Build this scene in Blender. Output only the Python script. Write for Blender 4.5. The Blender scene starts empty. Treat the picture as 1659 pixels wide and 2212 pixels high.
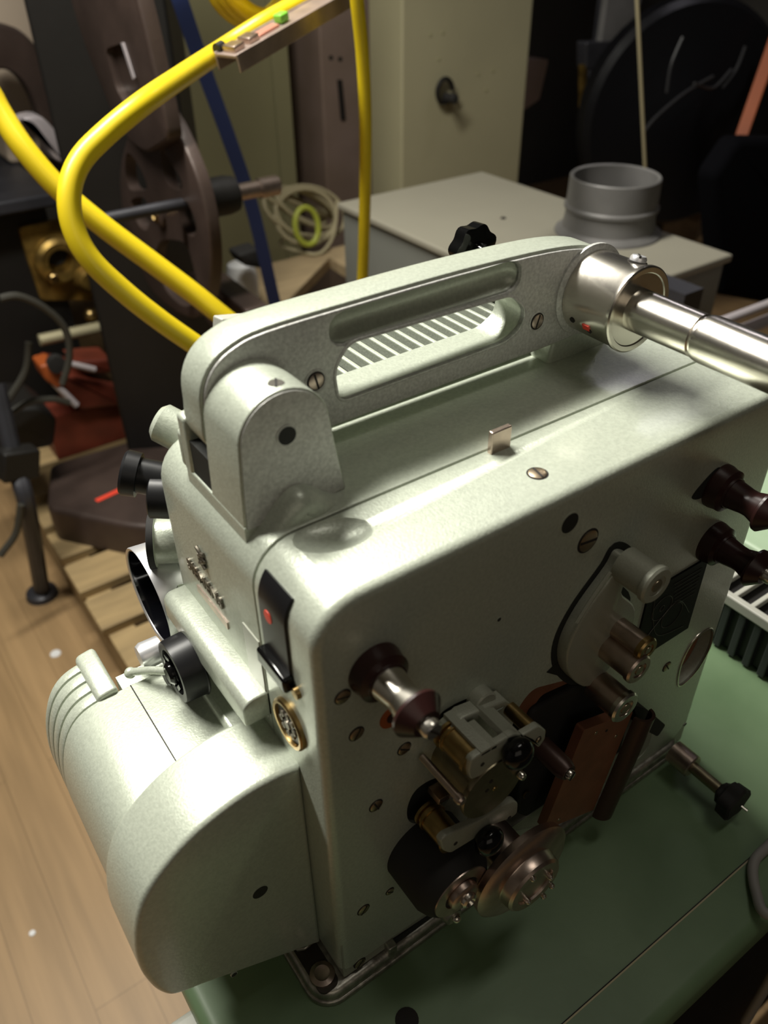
import bpy, bmesh, math, random
from math import radians as R_, sin, cos, pi, tau
from mathutils import Vector, Matrix, Euler
random.seed(7)
C = bpy.context.scene.collection
SC = bpy.context.scene

# ------------------------------------------------------------------ survey of the place (metres; x along the projector, y away, z up)
CAM = Vector((-0.10029351, -0.19005036, 0.50841518))
FPX = 1783.04
ROT = Matrix.Rotation(R_(-34.80148), 3, 'Z') @ Matrix.Rotation(R_(52.99169), 3, 'X') @ Matrix.Rotation(R_(-0.71499), 3, 'Z')

def P(x, y, ax, v):
    d = ROT @ Vector((x - 829.5, -(y - 1106.0), -FPX))
    return CAM + d * ((v - CAM[ax]) / d[ax])
def F(x, y, d=0.0):          # front-parallel plane y=d -> (x,z)
    p = P(x, y, 1, d); return (p.x, p.z)
def S(x, y, v):              # end-parallel plane x=v -> (y,z)
    p = P(x, y, 0, v); return (p.y, p.z)
def T(x, y, v):              # level plane z=v -> (x,y)
    p = P(x, y, 2, v); return (p.x, p.y)

ZT = 0.004     # table top
ZF = -0.72      # floor
ZP = -0.60      # pallet top

# ------------------------------------------------------------------ materials
MATS = {}
def mat(name, col, rough=.5, metal=0., bump=0., bscale=300., var=0., vscale=40., coat=0., col2=None, spec=.5, stretch=None, emis=None):
    m = bpy.data.materials.new(name); m.use_nodes = True
    nt = m.node_tree; b = nt.nodes['Principled BSDF']
    b.inputs['Base Color'].default_value = (*col, 1)
    b.inputs['Roughness'].default_value = rough
    b.inputs['Metallic'].default_value = metal
    b.inputs['Specular IOR Level'].default_value = spec
    b.inputs['Coat Weight'].default_value = coat
    b.inputs['Coat Roughness'].default_value = .12
    tc = nt.nodes.new('ShaderNodeTexCoord')
    src = tc.outputs['Object']
    if stretch:
        mp = nt.nodes.new('ShaderNodeMapping'); mp.inputs['Scale'].default_value = stretch
        nt.links.new(src, mp.inputs['Vector']); src = mp.outputs['Vector']
    if var > 0:
        n = nt.nodes.new('ShaderNodeTexNoise'); n.inputs['Scale'].default_value = vscale
        n.inputs['Detail'].default_value = 6
        nt.links.new(src, n.inputs['Vector'])
        r = nt.nodes.new('ShaderNodeValToRGB')
        c2 = col2 or tuple(max(0, c * (1 - var)) for c in col)
        r.color_ramp.elements[0].color = (*c2, 1); r.color_ramp.elements[0].position = .35
        r.color_ramp.elements[1].color = (*col, 1); r.color_ramp.elements[1].position = .65
        nt.links.new(n.outputs['Fac'], r.inputs['Fac'])
        nt.links.new(r.outputs['Color'], b.inputs['Base Color'])
    if bump > 0:
        n2 = nt.nodes.new('ShaderNodeTexNoise'); n2.inputs['Scale'].default_value = bscale
        n2.inputs['Detail'].default_value = 3
        nt.links.new(src, n2.inputs['Vector'])
        bp = nt.nodes.new('ShaderNodeBump'); bp.inputs['Strength'].default_value = bump
        bp.inputs['Distance'].default_value = .001
        nt.links.new(n2.outputs['Fac'], bp.inputs['Height'])
        nt.links.new(bp.outputs['Normal'], b.inputs['Normal'])
    MATS[name] = m
    return m

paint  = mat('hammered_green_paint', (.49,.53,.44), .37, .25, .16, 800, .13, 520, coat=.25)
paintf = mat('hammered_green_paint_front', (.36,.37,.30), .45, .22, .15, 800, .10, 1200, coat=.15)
castg  = mat('grey_cast_face', (.60,.60,.57), .42, .30, .22, 800, .25, 600)
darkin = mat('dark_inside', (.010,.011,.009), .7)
black  = mat('black_plastic', (.008,.008,.009), .38, spec=.35)
blackg = mat('black_gloss', (.004,.004,.004), .12, spec=.35)
rubber = mat('black_rubber', (.012,.011,.010), .75)
bakel  = mat('brown_bakelite', (.026,.009,.008), .30, spec=.4)
nickel = mat('brushed_nickel', (.74,.70,.62), .24, 1., .05, 200, .12, 60)
chrome = mat('polished_chrome', (.86,.86,.88), .33, .75)
warmst = mat('warm_steel', (.60,.48,.41), .32, 1., .06, 300, .2, 120)
brass  = mat('aged_brass', (.42,.29,.12), .33, 1., .05, 300, .25, 150)
olive  = mat('olive_bronze', (.30,.26,.17), .38, 1., .05, 300, .2, 150)
copper = mat('copper_brown', (.30,.12,.065), .45, .35, .1, 250, .2, 80)
brownm = mat('brown_lacquer', (.060,.030,.022), .38, .3, .1, 300)
screwm = mat('screw_brass_steel', (.42,.34,.24), .35, 1.)
alu    = mat('worn_aluminium', (.50,.48,.42), .38, .9, .4, 180, .4, 200)
redm   = mat('red_paint', (.75,.06,.03), .5)
glassd = mat('dark_glass', (.004,.004,.006), .08)
emblem = mat('tarnished_silver', (.20,.18,.145), .42, .85)
slotm  = mat('slot_shadow', (.015,.012,.010), .8)
etch   = mat('etched_grey', (.10,.10,.085), .5, .5)
tableg = mat('green_lino', (.165,.25,.135), .45, 0, .12, 120, .4, 9, col2=(.105,.175,.085))
strip  = mat('pale_strip', (.42,.38,.24), .5, .3)
cream  = mat('cream_enamel', (.40,.37,.235), .45, 0, .05, 60, .1, 3)
creamd = mat('cream_enamel_old', (.36,.34,.195), .5, 0, .05, 60, .12, 2)
pinkm  = mat('pinkish_primer', (.32,.235,.205), .55, 0, .05, 60, .15, 3, col2=(.22,.16,.12))
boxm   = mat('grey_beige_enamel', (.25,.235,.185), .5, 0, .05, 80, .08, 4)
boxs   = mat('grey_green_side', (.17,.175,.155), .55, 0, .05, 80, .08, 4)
collarm= mat('grey_duct', (.165,.16,.155), .5, .2, .1, 150, .15, 20)
iron   = mat('brown_black_iron', (.070,.048,.040), .38, .25, .25, 120, .3, 12)
irond  = mat('black_iron', (.011,.010,.009), .5, .2, .2, 100, .2, 10)
yellow = mat('yellow_rubber', (.74,.56,.012), .40, coat=.15)
bluem  = mat('blue_webbing', (.012,.024,.095), .6)
copperb= mat('copper_bar', (.62,.33,.25), .28, .95, .1, 60, .3, 30)
greenp = mat('green_cap', (.20,.55,.05), .4)
woodp  = mat('pallet_pine', (.36,.255,.12), .7, 0, .2, 60, .30, 6, stretch=(1,8,8))
woodb  = mat('bench_board', (.40,.30,.17), .65, 0, .15, 60, .25, 5, stretch=(2,8,8))
cardb  = mat('brown_card', (.13,.075,.032), .7, 0, 0, 1, .3, 10)
ropem  = mat('beige_cord', (.38,.33,.20), .65)
greenc = mat('green_yellow_wire', (.38,.42,.05), .5)
white  = mat('white_plastic', (.62,.62,.62), .35)
lilac  = mat('lilac_white_metal', (.55,.50,.52), .3, .3)
redo   = mat('red_oxide', (.17,.032,.016), .5, .1, .2, 60, .4, 15)
orange = mat('orange_paint', (.34,.075,.014), .5, 0, 0, 1, .2, 10)
greyc  = mat('grey_cable', (.26,.25,.23), .5)
blackc = mat('black_cable', (.035,.033,.026), .5)
blackpl= mat('black_plastic_film', (.004,.004,.005), .4, 0, 1., 18, spec=.25)
clothm = mat('black_cloth', (.003,.003,.004), .95, spec=.05)
foldm = mat('plastic_fold_sheen', (.030,.030,.032), .4)
greyd  = mat('dark_grey_metal', (.050,.050,.058), .4, .4, .2, 60, .3, 12)
bone   = mat('bone_white', (.42,.42,.37), .45)
brassy = mat('dull_gold', (.34,.22,.055), .42, .7, .3, 90, .6, 25, col2=(.12,.075,.02))
beigew = mat('beige_housing', (.42,.34,.26), .55)
greent = mat('pale_green_lid', (.30,.40,.27), .5, 0, .1, 100, .15, 15)
wallm  = mat('dark_plaster', (.055,.050,.042), .85, 0, .1, 30, .2, 3)
ceilm  = mat('ceiling_board', (.16,.155,.15), .85)

# parquet floor
def floor_mat():
    m = bpy.data.materials.new('oak_strip_floor'); m.use_nodes = True
    nt = m.node_tree; b = nt.nodes['Principled BSDF']
    tc = nt.nodes.new('ShaderNodeTexCoord'); mp = nt.nodes.new('ShaderNodeMapping')
    mp.inputs['Rotation'].default_value = (0, 0, pi/2)
    nt.links.new(tc.outputs['Object'], mp.inputs['Vector'])
    br = nt.nodes.new('ShaderNodeTexBrick'); br.inputs['Scale'].default_value = 1
    br.inputs['Brick Width'].default_value = .9; br.inputs['Row Height'].default_value = .075
    br.inputs['Mortar Size'].default_value = .0009; br.inputs['Color1'].default_value = (.305,.20,.098,1)
    br.inputs['Color2'].default_value = (.28,.182,.088,1); br.inputs['Mortar'].default_value = (.20,.128,.06,1)
    nt.links.new(mp.outputs['Vector'], br.inputs['Vector'])
    mp2 = nt.nodes.new('ShaderNodeMapping'); mp2.inputs['Scale'].default_value = (26, 1.6, 1)
    nt.links.new(tc.outputs['Object'], mp2.inputs['Vector'])
    n = nt.nodes.new('ShaderNodeTexNoise'); n.inputs['Scale'].default_value = 2.2; n.inputs['Detail'].default_value = 5
    nt.links.new(mp2.outputs['Vector'], n.inputs['Vector'])
    rp = nt.nodes.new('ShaderNodeValToRGB'); rp.color_ramp.elements[0].color = (.82,.80,.76,1); rp.color_ramp.elements[1].color = (1.1,1.08,1.05,1)
    rp.color_ramp.elements[0].position = .3; rp.color_ramp.elements[1].position = .7
    nt.links.new(n.outputs['Fac'], rp.inputs['Fac'])
    mx = nt.nodes.new('ShaderNodeMix'); mx.data_type = 'RGBA'; mx.blend_type = 'MULTIPLY'; mx.inputs['Factor'].default_value = 1
    nt.links.new(br.outputs['Color'], mx.inputs['A']); nt.links.new(rp.outputs['Color'], mx.inputs['B'])
    nt.links.new(mx.outputs['Result'], b.inputs['Base Color'])
    b.inputs['Roughness'].default_value = .5
    return m
floorm = floor_mat()

# ------------------------------------------------------------------ mesh helpers
class MB:
    def __init__(s): s.bm = bmesh.new(); s.mi = 0
    def _faces(s, fs):
        for f in fs: f.material_index = s.mi
    def box(s, a, b, rot=None, about=None):
        v = []
        for x in (a[0], b[0]):
            for y in (a[1], b[1]):
                for z in (a[2], b[2]):
                    p = Vector((x, y, z))
                    if rot: p = about + rot @ (p - about)
                    v.append(s.bm.verts.new(p))
        q = [(0,1,3,2),(4,6,7,5),(0,4,5,1),(2,3,7,6),(0,2,6,4),(1,5,7,3)]
        s._faces([s.bm.faces.new([v[i] for i in f]) for f in q]); return s
    def obox(s, c, half, M):           # oriented box: M 3x3
        v = []
        for x in (-1,1):
            for y in (-1,1):
                for z in (-1,1): v.append(s.bm.verts.new(Vector(c) + M @ Vector((x*half[0], y*half[1], z*half[2]))))
        q = [(0,1,3,2),(4,6,7,5),(0,4,5,1),(2,3,7,6),(0,2,6,4),(1,5,7,3)]
        s._faces([s.bm.faces.new([v[i] for i in f]) for f in q]); return s
    def prism(s, poly, ax, a, b, bev_a=0., bev_b=0., seg=3):
        """poly: 2D points on the plane across axis ax, extruded from a to b"""
        def v3(p, t):
            return Vector((t, p[0], p[1])) if ax == 0 else Vector((p[0], t, p[1])) if ax == 1 else Vector((p[0], p[1], t))
        ar = sum(poly[i-1][0]*poly[i][1]-poly[i][0]*poly[i-1][1] for i in range(len(poly)))
        sgn = 1 if ar > 0 else -1; dr = 1 if b > a else -1
        lv = []
        if bev_a > 0:
            for k in range(seg): t = .5*pi*k/seg; lv.append((bev_a*(1-sin(t)), a + dr*bev_a*(1-cos(t))))
        lv.append((0, a + dr*bev_a)); lv.append((0, b - dr*bev_b))
        if bev_b > 0:
            for k in range(seg-1, -1, -1): t = .5*pi*k/seg; lv.append((bev_b*(1-sin(t)), b - dr*bev_b*(1-cos(t))))
        rings = []
        for e, t in lv:
            q = insetpoly(poly, sgn*e) if e > 1e-9 else poly
            rings.append([s.bm.verts.new(v3(p, t)) for p in q])
        n = len(poly); fs = [s.bm.faces.new(rings[0]), s.bm.faces.new(rings[-1][::-1])]
        for A, B in zip(rings, rings[1:]):
            for i in range(n):
                j = (i+1) % n; fs.append(s.bm.faces.new([A[j], A[i], B[i], B[j]]))
        s._faces(fs)
        return s
    def lathe(s, o, d, prof, n=40, flute=None):
        o = Vector(o); d = Vector(d).normalized()
        u = d.orthogonal().normalized(); w = d.cross(u)
        rings = []
        for t, r in prof:
            if r <= 1e-7: rings.append([s.bm.verts.new(o + d*t)])
            else:
                rr = []
                for i in range(n):
                    q = r * (1 + (flute[1]*cos(flute[0]*tau*i/n) if flute else 0))
                    rr.append(s.bm.verts.new(o + d*t + (u*cos(tau*i/n) + w*sin(tau*i/n))*q))
                rings.append(rr)
        fs = []
        for A, B in zip(rings, rings[1:]):
            if len(A) == 1 and len(B) == 1: continue
            for i in range(n):
                j = (i+1) % n
                if len(A) == 1: fs.append(s.bm.faces.new([A[0], B[i], B[j]]))
                elif len(B) == 1: fs.append(s.bm.faces.new([A[j], A[i], B[0]]))
                else: fs.append(s.bm.faces.new([A[j], A[i], B[i], B[j]]))
        if len(rings[0]) > 1: fs.append(s.bm.faces.new(rings[0]))
        if len(rings[-1]) > 1: fs.append(s.bm.faces.new(rings[-1][::-1]))
        s._faces(fs); return s
    def cyl(s, o, d, L, r, ch=0., n=32):
        if ch: return s.lathe(o, d, [(0, r-ch), (ch, r), (L-ch, r), (L, r-ch)], n)
        return s.lathe(o, d, [(0, r), (L, r)], n)
    def tube(s, pts, r, n=14, smooth=True, flat=None):
        pts = [Vector(p) for p in pts]
        if smooth: pts = spline(pts)
        up = Vector((0, 0, 1)); rings = []
        t0 = (pts[1]-pts[0]).normalized()
        u = t0.orthogonal().normalized()
        for i, p in enumerate(pts):
            t = (pts[min(i+1, len(pts)-1)] - pts[max(i-1, 0)]).normalized()
            u = (u - t*u.dot(t)).normalized(); w = t.cross(u)
            rings.append([s.bm.verts.new(p + (u*cos(tau*k/n) + w*sin(tau*k/n))*r) for k in range(n)])
        fs = []
        for A, B in zip(rings, rings[1:]):
            for k in range(n):
                j = (k+1) % n; fs.append(s.bm.faces.new([A[k], A[j], B[j], B[k]]))
        fs.append(s.bm.faces.new(rings[0][::-1])); fs.append(s.bm.faces.new(rings[-1]))
        s._faces(fs); return s
    def ball(s, c, r, sc=(1,1,1), n=24):
        prof = [(-r*cos(pi*i/14), r*sin(pi*i/14)) for i in range(15)]
        prof[0] = (-r, 0); prof[-1] = (r, 0)
        k0 = len(s.bm.verts)
        s.lathe((0,0,0), (0,0,1), prof, n)
        s.bm.verts.ensure_lookup_table()
        for v in s.bm.verts[k0:]: v.co = Vector(c) + Vector((v.co.x*sc[0], v.co.y*sc[1], v.co.z*sc[2]))
        return s

def spline(pts, k=10):
    out = []
    n = len(pts)
    for i in range(n-1):
        a, b = pts[max(i-1, 0)], pts[i]; c, d = pts[i+1], pts[min(i+2, n-1)]
        for j in range(k):
            t = j/k
            out.append(.5*((2*b) + (c-a)*t + (2*a-5*b+4*c-d)*t*t + (3*b-a-3*c+d)*t**3))
    out.append(pts[-1]); return out

def rrect(x0, z0, x1, z1, r, n=7):
    """rounded rectangle, r = radius or (bl, br, tr, tl)"""
    if not isinstance(r, (tuple, list)): r = (r,)*4
    out = []
    for (cx, cz, a0, q) in ((x0+r[0], z0+r[0], pi, r[0]), (x1-r[1], z0+r[1], 1.5*pi, r[1]), (x1-r[2], z1-r[2], 0, r[2]), (x0+r[3], z1-r[3], .5*pi, r[3])):
        if q < 1e-6: out.append((cx, cz)); continue
        for i in range(n+1):
            a = a0 + .5*pi*i/n; out.append((cx + q*cos(a), cz + q*sin(a)))
    return out

def smoothpoly(pts, k=6):
    n = len(pts); out = []
    V = [Vector((p[0], p[1])) for p in pts]
    for i in range(n):
        a, b, c, d = V[(i-1) % n], V[i], V[(i+1) % n], V[(i+2) % n]
        for j in range(k):
            t = j/k
            q = .5*((2*b) + (c-a)*t + (2*a-5*b+4*c-d)*t*t + (3*b-a-3*c+d)*t**3)
            out.append((q.x, q.y))
    return out

def insetpoly(p, e):
    out = []; n = len(p)
    for i in range(n):
        a, b, d = Vector((p[i-1][0], p[i-1][1])), Vector((p[i][0], p[i][1])), Vector((p[(i+1) % n][0], p[(i+1) % n][1]))
        u, w = (b-a), (d-b)
        if u.length < 1e-9: u = w
        if w.length < 1e-9: w = u
        u.normalize(); w.normalize()
        n1, n2 = Vector((-u.y, u.x)), Vector((-w.y, w.x))
        m = (n1+n2)/max(.35, 1+n1.dot(n2))
        q = b + m*e; out.append((q.x, q.y))
    return out

def roundpoly(pts, r, n=5):
    out = []; m = len(pts)
    for i in range(m):
        a, b, c = Vector(pts[i-1]), Vector(pts[i]), Vector(pts[(i+1) % m])
        u, w = (a-b), (c-b); k = min(r, u.length*.45, w.length*.45)
        p, q = b + u.normalized()*k, b + w.normalized()*k
        for j in range(n+1):
            t = j/n; z = p*(1-t)**2 + b*2*t*(1-t) + q*t*t; out.append((z.x, z.y))
    return out

def make(name, mb, mats, parent=None, bevel=0., bseg=3, smooth=35, **props):
    bm = mb.bm
    bmesh.ops.recalc_face_normals(bm, faces=bm.faces)
    me = bpy.data.meshes.new(name); bm.to_mesh(me); bm.free()
    for m in (mats if isinstance(mats, (list, tuple)) else [mats]): me.materials.append(m)
    if smooth:
        me.polygons.foreach_set('use_smooth', [True]*len(me.polygons))
        me.set_sharp_from_angle(angle=R_(smooth))
    o = bpy.data.objects.new(name, me); C.objects.link(o)
    if bevel:
        b = o.modifiers.new('bevel', 'BEVEL'); b.width = bevel; b.segments = bseg; b.limit_method = 'ANGLE'; b.angle_limit = R_(40)
        b.use_clamp_overlap = True
    if parent: adopt(o, parent)
    for k, v in props.items(): o[k] = v
    return o

def adopt(o, parent):
    o.parent = parent
    o.matrix_parent_inverse = Matrix.Translation(-world_loc(parent))
def world_loc(o):
    v = Vector(o.location)
    if o.parent: v = v + world_loc(o.parent) + o.matrix_parent_inverse.translation
    return v

def cut(o, mb):
    """carve the shape mb out of o, for good"""
    bmesh.ops.recalc_face_normals(mb.bm, faces=mb.bm.faces)
    me = bpy.data.meshes.new('cutter'); mb.bm.to_mesh(me); mb.bm.free()
    t = bpy.data.objects.new('cutter', me); C.objects.link(t)
    m = o.modifiers.new('cut', 'BOOLEAN'); m.object = t; m.operation = 'DIFFERENCE'; m.solver = 'EXACT'
    bpy.context.view_layer.update()
    dg = bpy.context.evaluated_depsgraph_get()
    keep = [x for x in o.modifiers if x.name != 'cut']
    for x in keep: x.show_viewport = False
    dg.update()
    new = bpy.data.meshes.new_from_object(o.evaluated_get(dg), depsgraph=dg)
    for x in keep: x.show_viewport = True
    o.modifiers.remove(m)
    old = o.data; o.data = new; bpy.data.meshes.remove(old)
    bpy.data.objects.remove(t); bpy.data.meshes.remove(me)
    new.polygons.foreach_set('use_smooth', [True]*len(new.polygons))
    new.set_sharp_from_angle(angle=R_(35))

def thing(name, label, cat, loc, group=None):
    o = bpy.data.objects.new(name, None); C.objects.link(o)
    o.empty_display_size = .02; o.location = loc; o['label'] = label; o['category'] = cat
    if group: o['group'] = group
    return o
def tag(o, label, cat, group=None, kind=None):
    o['label'] = label; o['category'] = cat
    if group: o['group'] = group
    if kind: o['kind'] = kind
    return o
def struct(name, mb, m, **k):
    o = make(name, mb, m, **k); o['kind'] = 'structure'; return o

FY = Vector((0, -1, 0))
def screw(c, d, r, parent, m=screwm, slot=None, h=.0008, name='screw'):
    """slotted screw head, flush-ish: c centre on the surface, d outward"""
    mb = MB(); d = Vector(d).normalized(); c = Vector(c)
    mb.lathe(c, d, [(-.0005, r), (h*.6, r), (h, r*.82)], 24)
    mb.mi = 1
    a = random.uniform(0, pi) if slot is None else slot
    u = d.orthogonal().normalized(); w = d.cross(u)
    x = u*cos(a) + w*sin(a); y = d.cross(x)
    M = Matrix((x, y, d)).transposed()
    mb.obox(c + d*(h*.55), (r*.95, r*.13, h*.55), M)
    mb.mi = 2
    mb.lathe(c, d, [(-.0005, r*1.18), (.00012, r*1.18)], 24)
    return make(name, mb, [m, slotm, slotm], parent)

# ================================================================== THE PROJECTOR
pj = thing('film_projector', 'pale green hammered-metal film projector with carrying handle on the green table', 'film projector', (0.14, .08, ZT))
def part(name, mb, m, parent=None, **k): return make(name, mb, m, parent or pj, **k)

def slope(p): return [(x, z + max(0, (.10-z)/.10)*.011*(1-x/.297)) for x, z in p]
OUT = slope(rrect(-.001, .013, .2968, .301, (.007, .024, .014, .021), 8))
def inset(e): return insetpoly(OUT, e)
SEAM = .0472
# front cover (film side) -----------------------------------------------------
mb = MB().prism(OUT, 1, 0, SEAM-.0006, bev_a=.0045, bev_b=.0006, seg=5)
cover = part('front_cover', mb, [paint, darkin])
# finger dimple on top
mb = MB()
k0 = 0
mb.ball((0,0,0), 1)
M = Matrix.Translation((.0312, .0355, .3055)) @ Matrix.Rotation(R_(-16), 4, 'Z') @ Matrix.Diagonal((.0205, .0125, .0085, 1))
mb.bm.transform(M); cut(cover, mb)
# film-gate opening in the front
GATE = roundpoly([(a_, max(b_, .026)) for a_, b_ in (F(1118,1530), F(1150,1488), F(1250,1462), F(1420,1545), F(1388,1655), F(1175,1830), F(1095,1800), F(1085,1640))], .010)
cut(cover, MB().prism(GATE, 1, -.01, .030))
# kidney slots behind the sprocket shoes
def slotcut(pts, depth=.012):
    q = smoothpoly([F(*p) for p in pts]); cut(cover, MB().prism(q, 1, -.01, depth)); part('slot_shade_fill', MB().prism(q, 1, .0025, depth), darkin)  # near-black fill paints the shade inside each slot
slotcut([(945,1560),(975,1525),(1040,1500),(1080,1508),(1085,1530),(1000,1570),(985,1640),(960,1640)])
slotcut([(880,1745),(900,1705),(945,1680),(985,1690),(960,1740),(915,1775),(885,1775)])
slotcut([(862,1905),(890,1850),(930,1825),(960,1840),(960,1960),(900,1930)])
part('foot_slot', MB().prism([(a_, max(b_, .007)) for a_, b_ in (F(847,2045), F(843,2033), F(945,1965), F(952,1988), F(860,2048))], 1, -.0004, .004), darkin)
# body core and rear half -----------------------------------------------------
mb = MB().prism(inset(.0022), 1, .0455, .058)
part('seam_core', mb, darkin)
mb = MB().prism(OUT, 1, SEAM+.0006, .151, bev_a=.0006, bev_b=.012, seg=5)
body = part('rear_body', mb, paint)

# gate recess lining and contents
mb = MB().prism([(p[0], p[1]) for p in GATE], 1, .029, .0285)
part('gate_back_wall', MB().prism(GATE, 1, .0270, .0290), darkin)
mb = MB().prism(roundpoly([F(1128,1535), F(1155,1495), F(1245,1472), F(1250,1480), F(1180,1512), F(1150,1560), F(1135,1575)], .004), 1, .004, .026)
part('gate_copper_lining', mb, copper)
mb = MB().prism(roundpoly([F(1150,1540,0), F(1255,1480,0), F(1370,1530,0), F(1340,1640,0), F(1190,1790,0), F(1120,1760,0)], .006), 1, .001, .026)
part('gate_block', mb, rubber, bevel=.002)
# copper gate plate + channel rail standing proud
yp = -.014
mb = MB().prism(roundpoly([F(1262,1577,yp), F(1368,1536,yp), F(1282,1750,yp), F(1174,1794,yp)], .002), 1, yp, yp+.006)
mb.mi = 1
for q in ((1287,1583),(1330,1590),(1207,1770)):
    f = F(*q, yp); mb.lathe((f[0], yp, f[1]), FY, [(0, .0014), (.0005, .0010)], 12)
mb.mi = 2
for q in ((1310,1578),): f = F(*q, yp); mb.lathe((f[0], yp, f[1]), FY, [(0, .0010), (.0003, .0010)], 12)
gp = part('gate_plate', mb, [copper, screwm, slotm], bevel=.0006)
a, b = F(1388,1540,yp), F(1297,1752,yp)
a, b = Vector((a[0], yp, a[1])), Vector((b[0], yp, b[1]))
d = (b-a).normalized()
mb = MB()
n = d.cross(Vector((0,1,0))).normalized()
pr = []
for i in range(13):
    t = pi*i/12; pr.append(n*.0085*cos(t) + Vector((0,-1,0))*.0075*sin(t))
for i in range(13):
    t = pi*(12-i)/12; pr.append(n*.0065*cos(t) + Vector((0,-1,0))*.0055*sin(t))
va = [mb.bm.verts.new(a+q) for q in pr]; vb = [mb.bm.verts.new(b+q) for q in pr]
mb.bm.faces.new(va); mb.bm.faces.new(vb[::-1])
for i in range(len(pr)):
    j = (i+1) % len(pr); mb.bm.faces.new([va[j], va[i], vb[i], vb[j]])
part('gate_rail', mb, brownm)
mb = MB().prism(roundpoly([F(1340,1500), F(1368,1508), F(1412,1545), F(1395,1570), F(1355,1548)], .003), 1, -.010, .0)
part('gate_spring_clip', mb, rubber)

# plinth ---------------------------------------------------------------------
mb = MB().prism(rrect(-.0190, -.0050, .2915, .160, (.016, .012, .008, .008), 8), 2, ZT+.0005, ZT+.004, bev_b=.0015)
mb.prism(rrect(-.0175, -.0037, .2905, .158, (.0145,.011,.006,.006), 8), 2, ZT+.003, ZT+.0115, bev_b=.0035)
pl_ = part('base_plinth', mb, alu)
part('plinth_tray', MB().prism(rrect(-.0145, .0000, -.0015, .040, .005, 5), 2, ZT+.010, ZT+.0119), mat('oily_brown_metal', (.06,.05,.04), .45, .6, .2, 200))
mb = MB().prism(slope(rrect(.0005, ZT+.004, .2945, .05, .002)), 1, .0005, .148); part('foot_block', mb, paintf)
mb = MB().lathe((-.0080, .0100, ZT+.0115), (0,0,1), [(0,.0075),(.0015,.0072),(.0025,.0045),(.0018,.003),(.0018,0)], 20)
part('plinth_bolt', mb, warmst)
mb = MB().tube([(-.0125,.030,ZT+.0125),(-.009,.027,ZT+.0155),(-.004,.028,ZT+.0145)], .0012); part('plinth_clip', mb, alu)
mb = MB().box((.0285,-.0045,ZT+.010),(.0345,.002,.024)); part('plinth_latch', mb, alu, bevel=.001)

# left-hand drum cover (D shaped) ---------------------------------------------
DL = [(-.0006,.0235),(-.0006,.1890),(-.014,.1918),(-.031,.1918),(-.0500,.1868),(-.0650,.1785),(-.0790,.1650),(-.0870,.1490),(-.0915,.130),(-.0930,.112),(-.0922,.097),(-.0895,.082),(-.0850,.0715),(-.078,.0662)]
DLs = []
V2 = [Vector(p) for p in DL]
DLs = [DL[0]]
for i in range(1, len(DL)-1):
    a, b, c, d = V2[i-1] if i > 1 else V2[i], V2[i], V2[i+1], V2[min(i+2, len(DL)-1)]
    for j in range(5):
        t = j/5; q = .5*((2*b) + (c-a)*t + (2*a-5*b+4*c-d)*t*t + (3*b-a-3*c+d)*t**3); DLs.append((q.x, q.y))
DLs += [DL[-1], (-.070,.0625)]
mb = MB().prism(DLs, 1, .022, .060, bev_a=.003, bev_b=.0015, seg=4)
drum = part('drum_cover', mb, paint)
def hole(px, py, y, r, name='bore_hole', parent=None, ring=paint):
    f = F(px, py, y); mb = MB()
    mb.lathe((f[0], y, f[1]), FY, [(-.0008, r), (.0002, r)], 24); mb.mi = 1
    mb.lathe((f[0], y, f[1]), FY, [(-.0008, r*1.2), (.00012, r*1.2)], 24)
    return part(name, mb, [darkin, ring], parent)
hole(562,1927,.022,.0042, parent=drum)
hole(506,2105,.022,.0016, parent=drum)

# lamp barrel behind the drum ---------------------------------------------------
def barrel_poly(e):
    c = Vector((-.035, .11)); out = []
    for p in DLs:
        v = Vector(p); q = v + (c-v).normalized()*e
        if p[0] > -.001: q.x = p[0]
        out.append((q.x, min(q.y, .1715-e)))
    for _ in range(26):
        nw = list(out)
        for i in range(2, len(out)-2):
            nw[i] = tuple((Vector(out[i-1]) + 2*Vector(out[i]) + Vector(out[i+1]))/4)
        out = nw
    return out
mb = MB().prism(barrel_poly(.003), 1, .0602, .134, bev_b=.0005)
barrel = part('lamp_barrel', mb, paint)
a, b = P(276,1503,2,.1686), P(381,1680,2,.1686)
mb = MB().box((-.0427,.0605,.1660),(-.0421,.134,.16872)); part('barrel_seam', mb, slotm, barrel)
mb = MB().box((-.0145,.0605,.160),(-.0006,.134,.1735)); part('barrel_step', mb, paint, bevel=.003)
rb = []
for k in range(4):
    mb = MB().prism(barrel_poly(.0032 if k else .0032), 1, .1352+k*.0085, .1352+k*.0085+.0073, bev_a=.0008, bev_b=.0008 if k<3 else .003, seg=2)
    mm = mb
    # ribs only wrap the outer side
    o = part('vent_rib', mm, paint)
    cut(o, MB().box((-.058+k*.002,.1,.10),(.05,.2,.25)))
    cut(o, MB().box((-.056,.1,-.05),(.05,.2,.2)))
mb = MB().prism(barrel_poly(.007), 1, .134, .168); o = part('vent_core', mb, darkin); cut(o, MB().box((-.060,.1,-.05),(.05,.2,.25)))
mb = MB().prism(roundpoly([(-.0610,.05),(-.0610,.1705),(-.0490,.1725),(-.0480,.05)], .004), 1, .1335, .171, bev_a=.0015, bev_b=.003); part('barrel_end_cap', mb, paint)
mb = MB().prism(barrel_poly(.009), 1, .134, .150); o = part('barrel_inner', mb, paint); cut(o, MB().box((-.2,.1,-.1),(-.046,.2,.3)))

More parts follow.
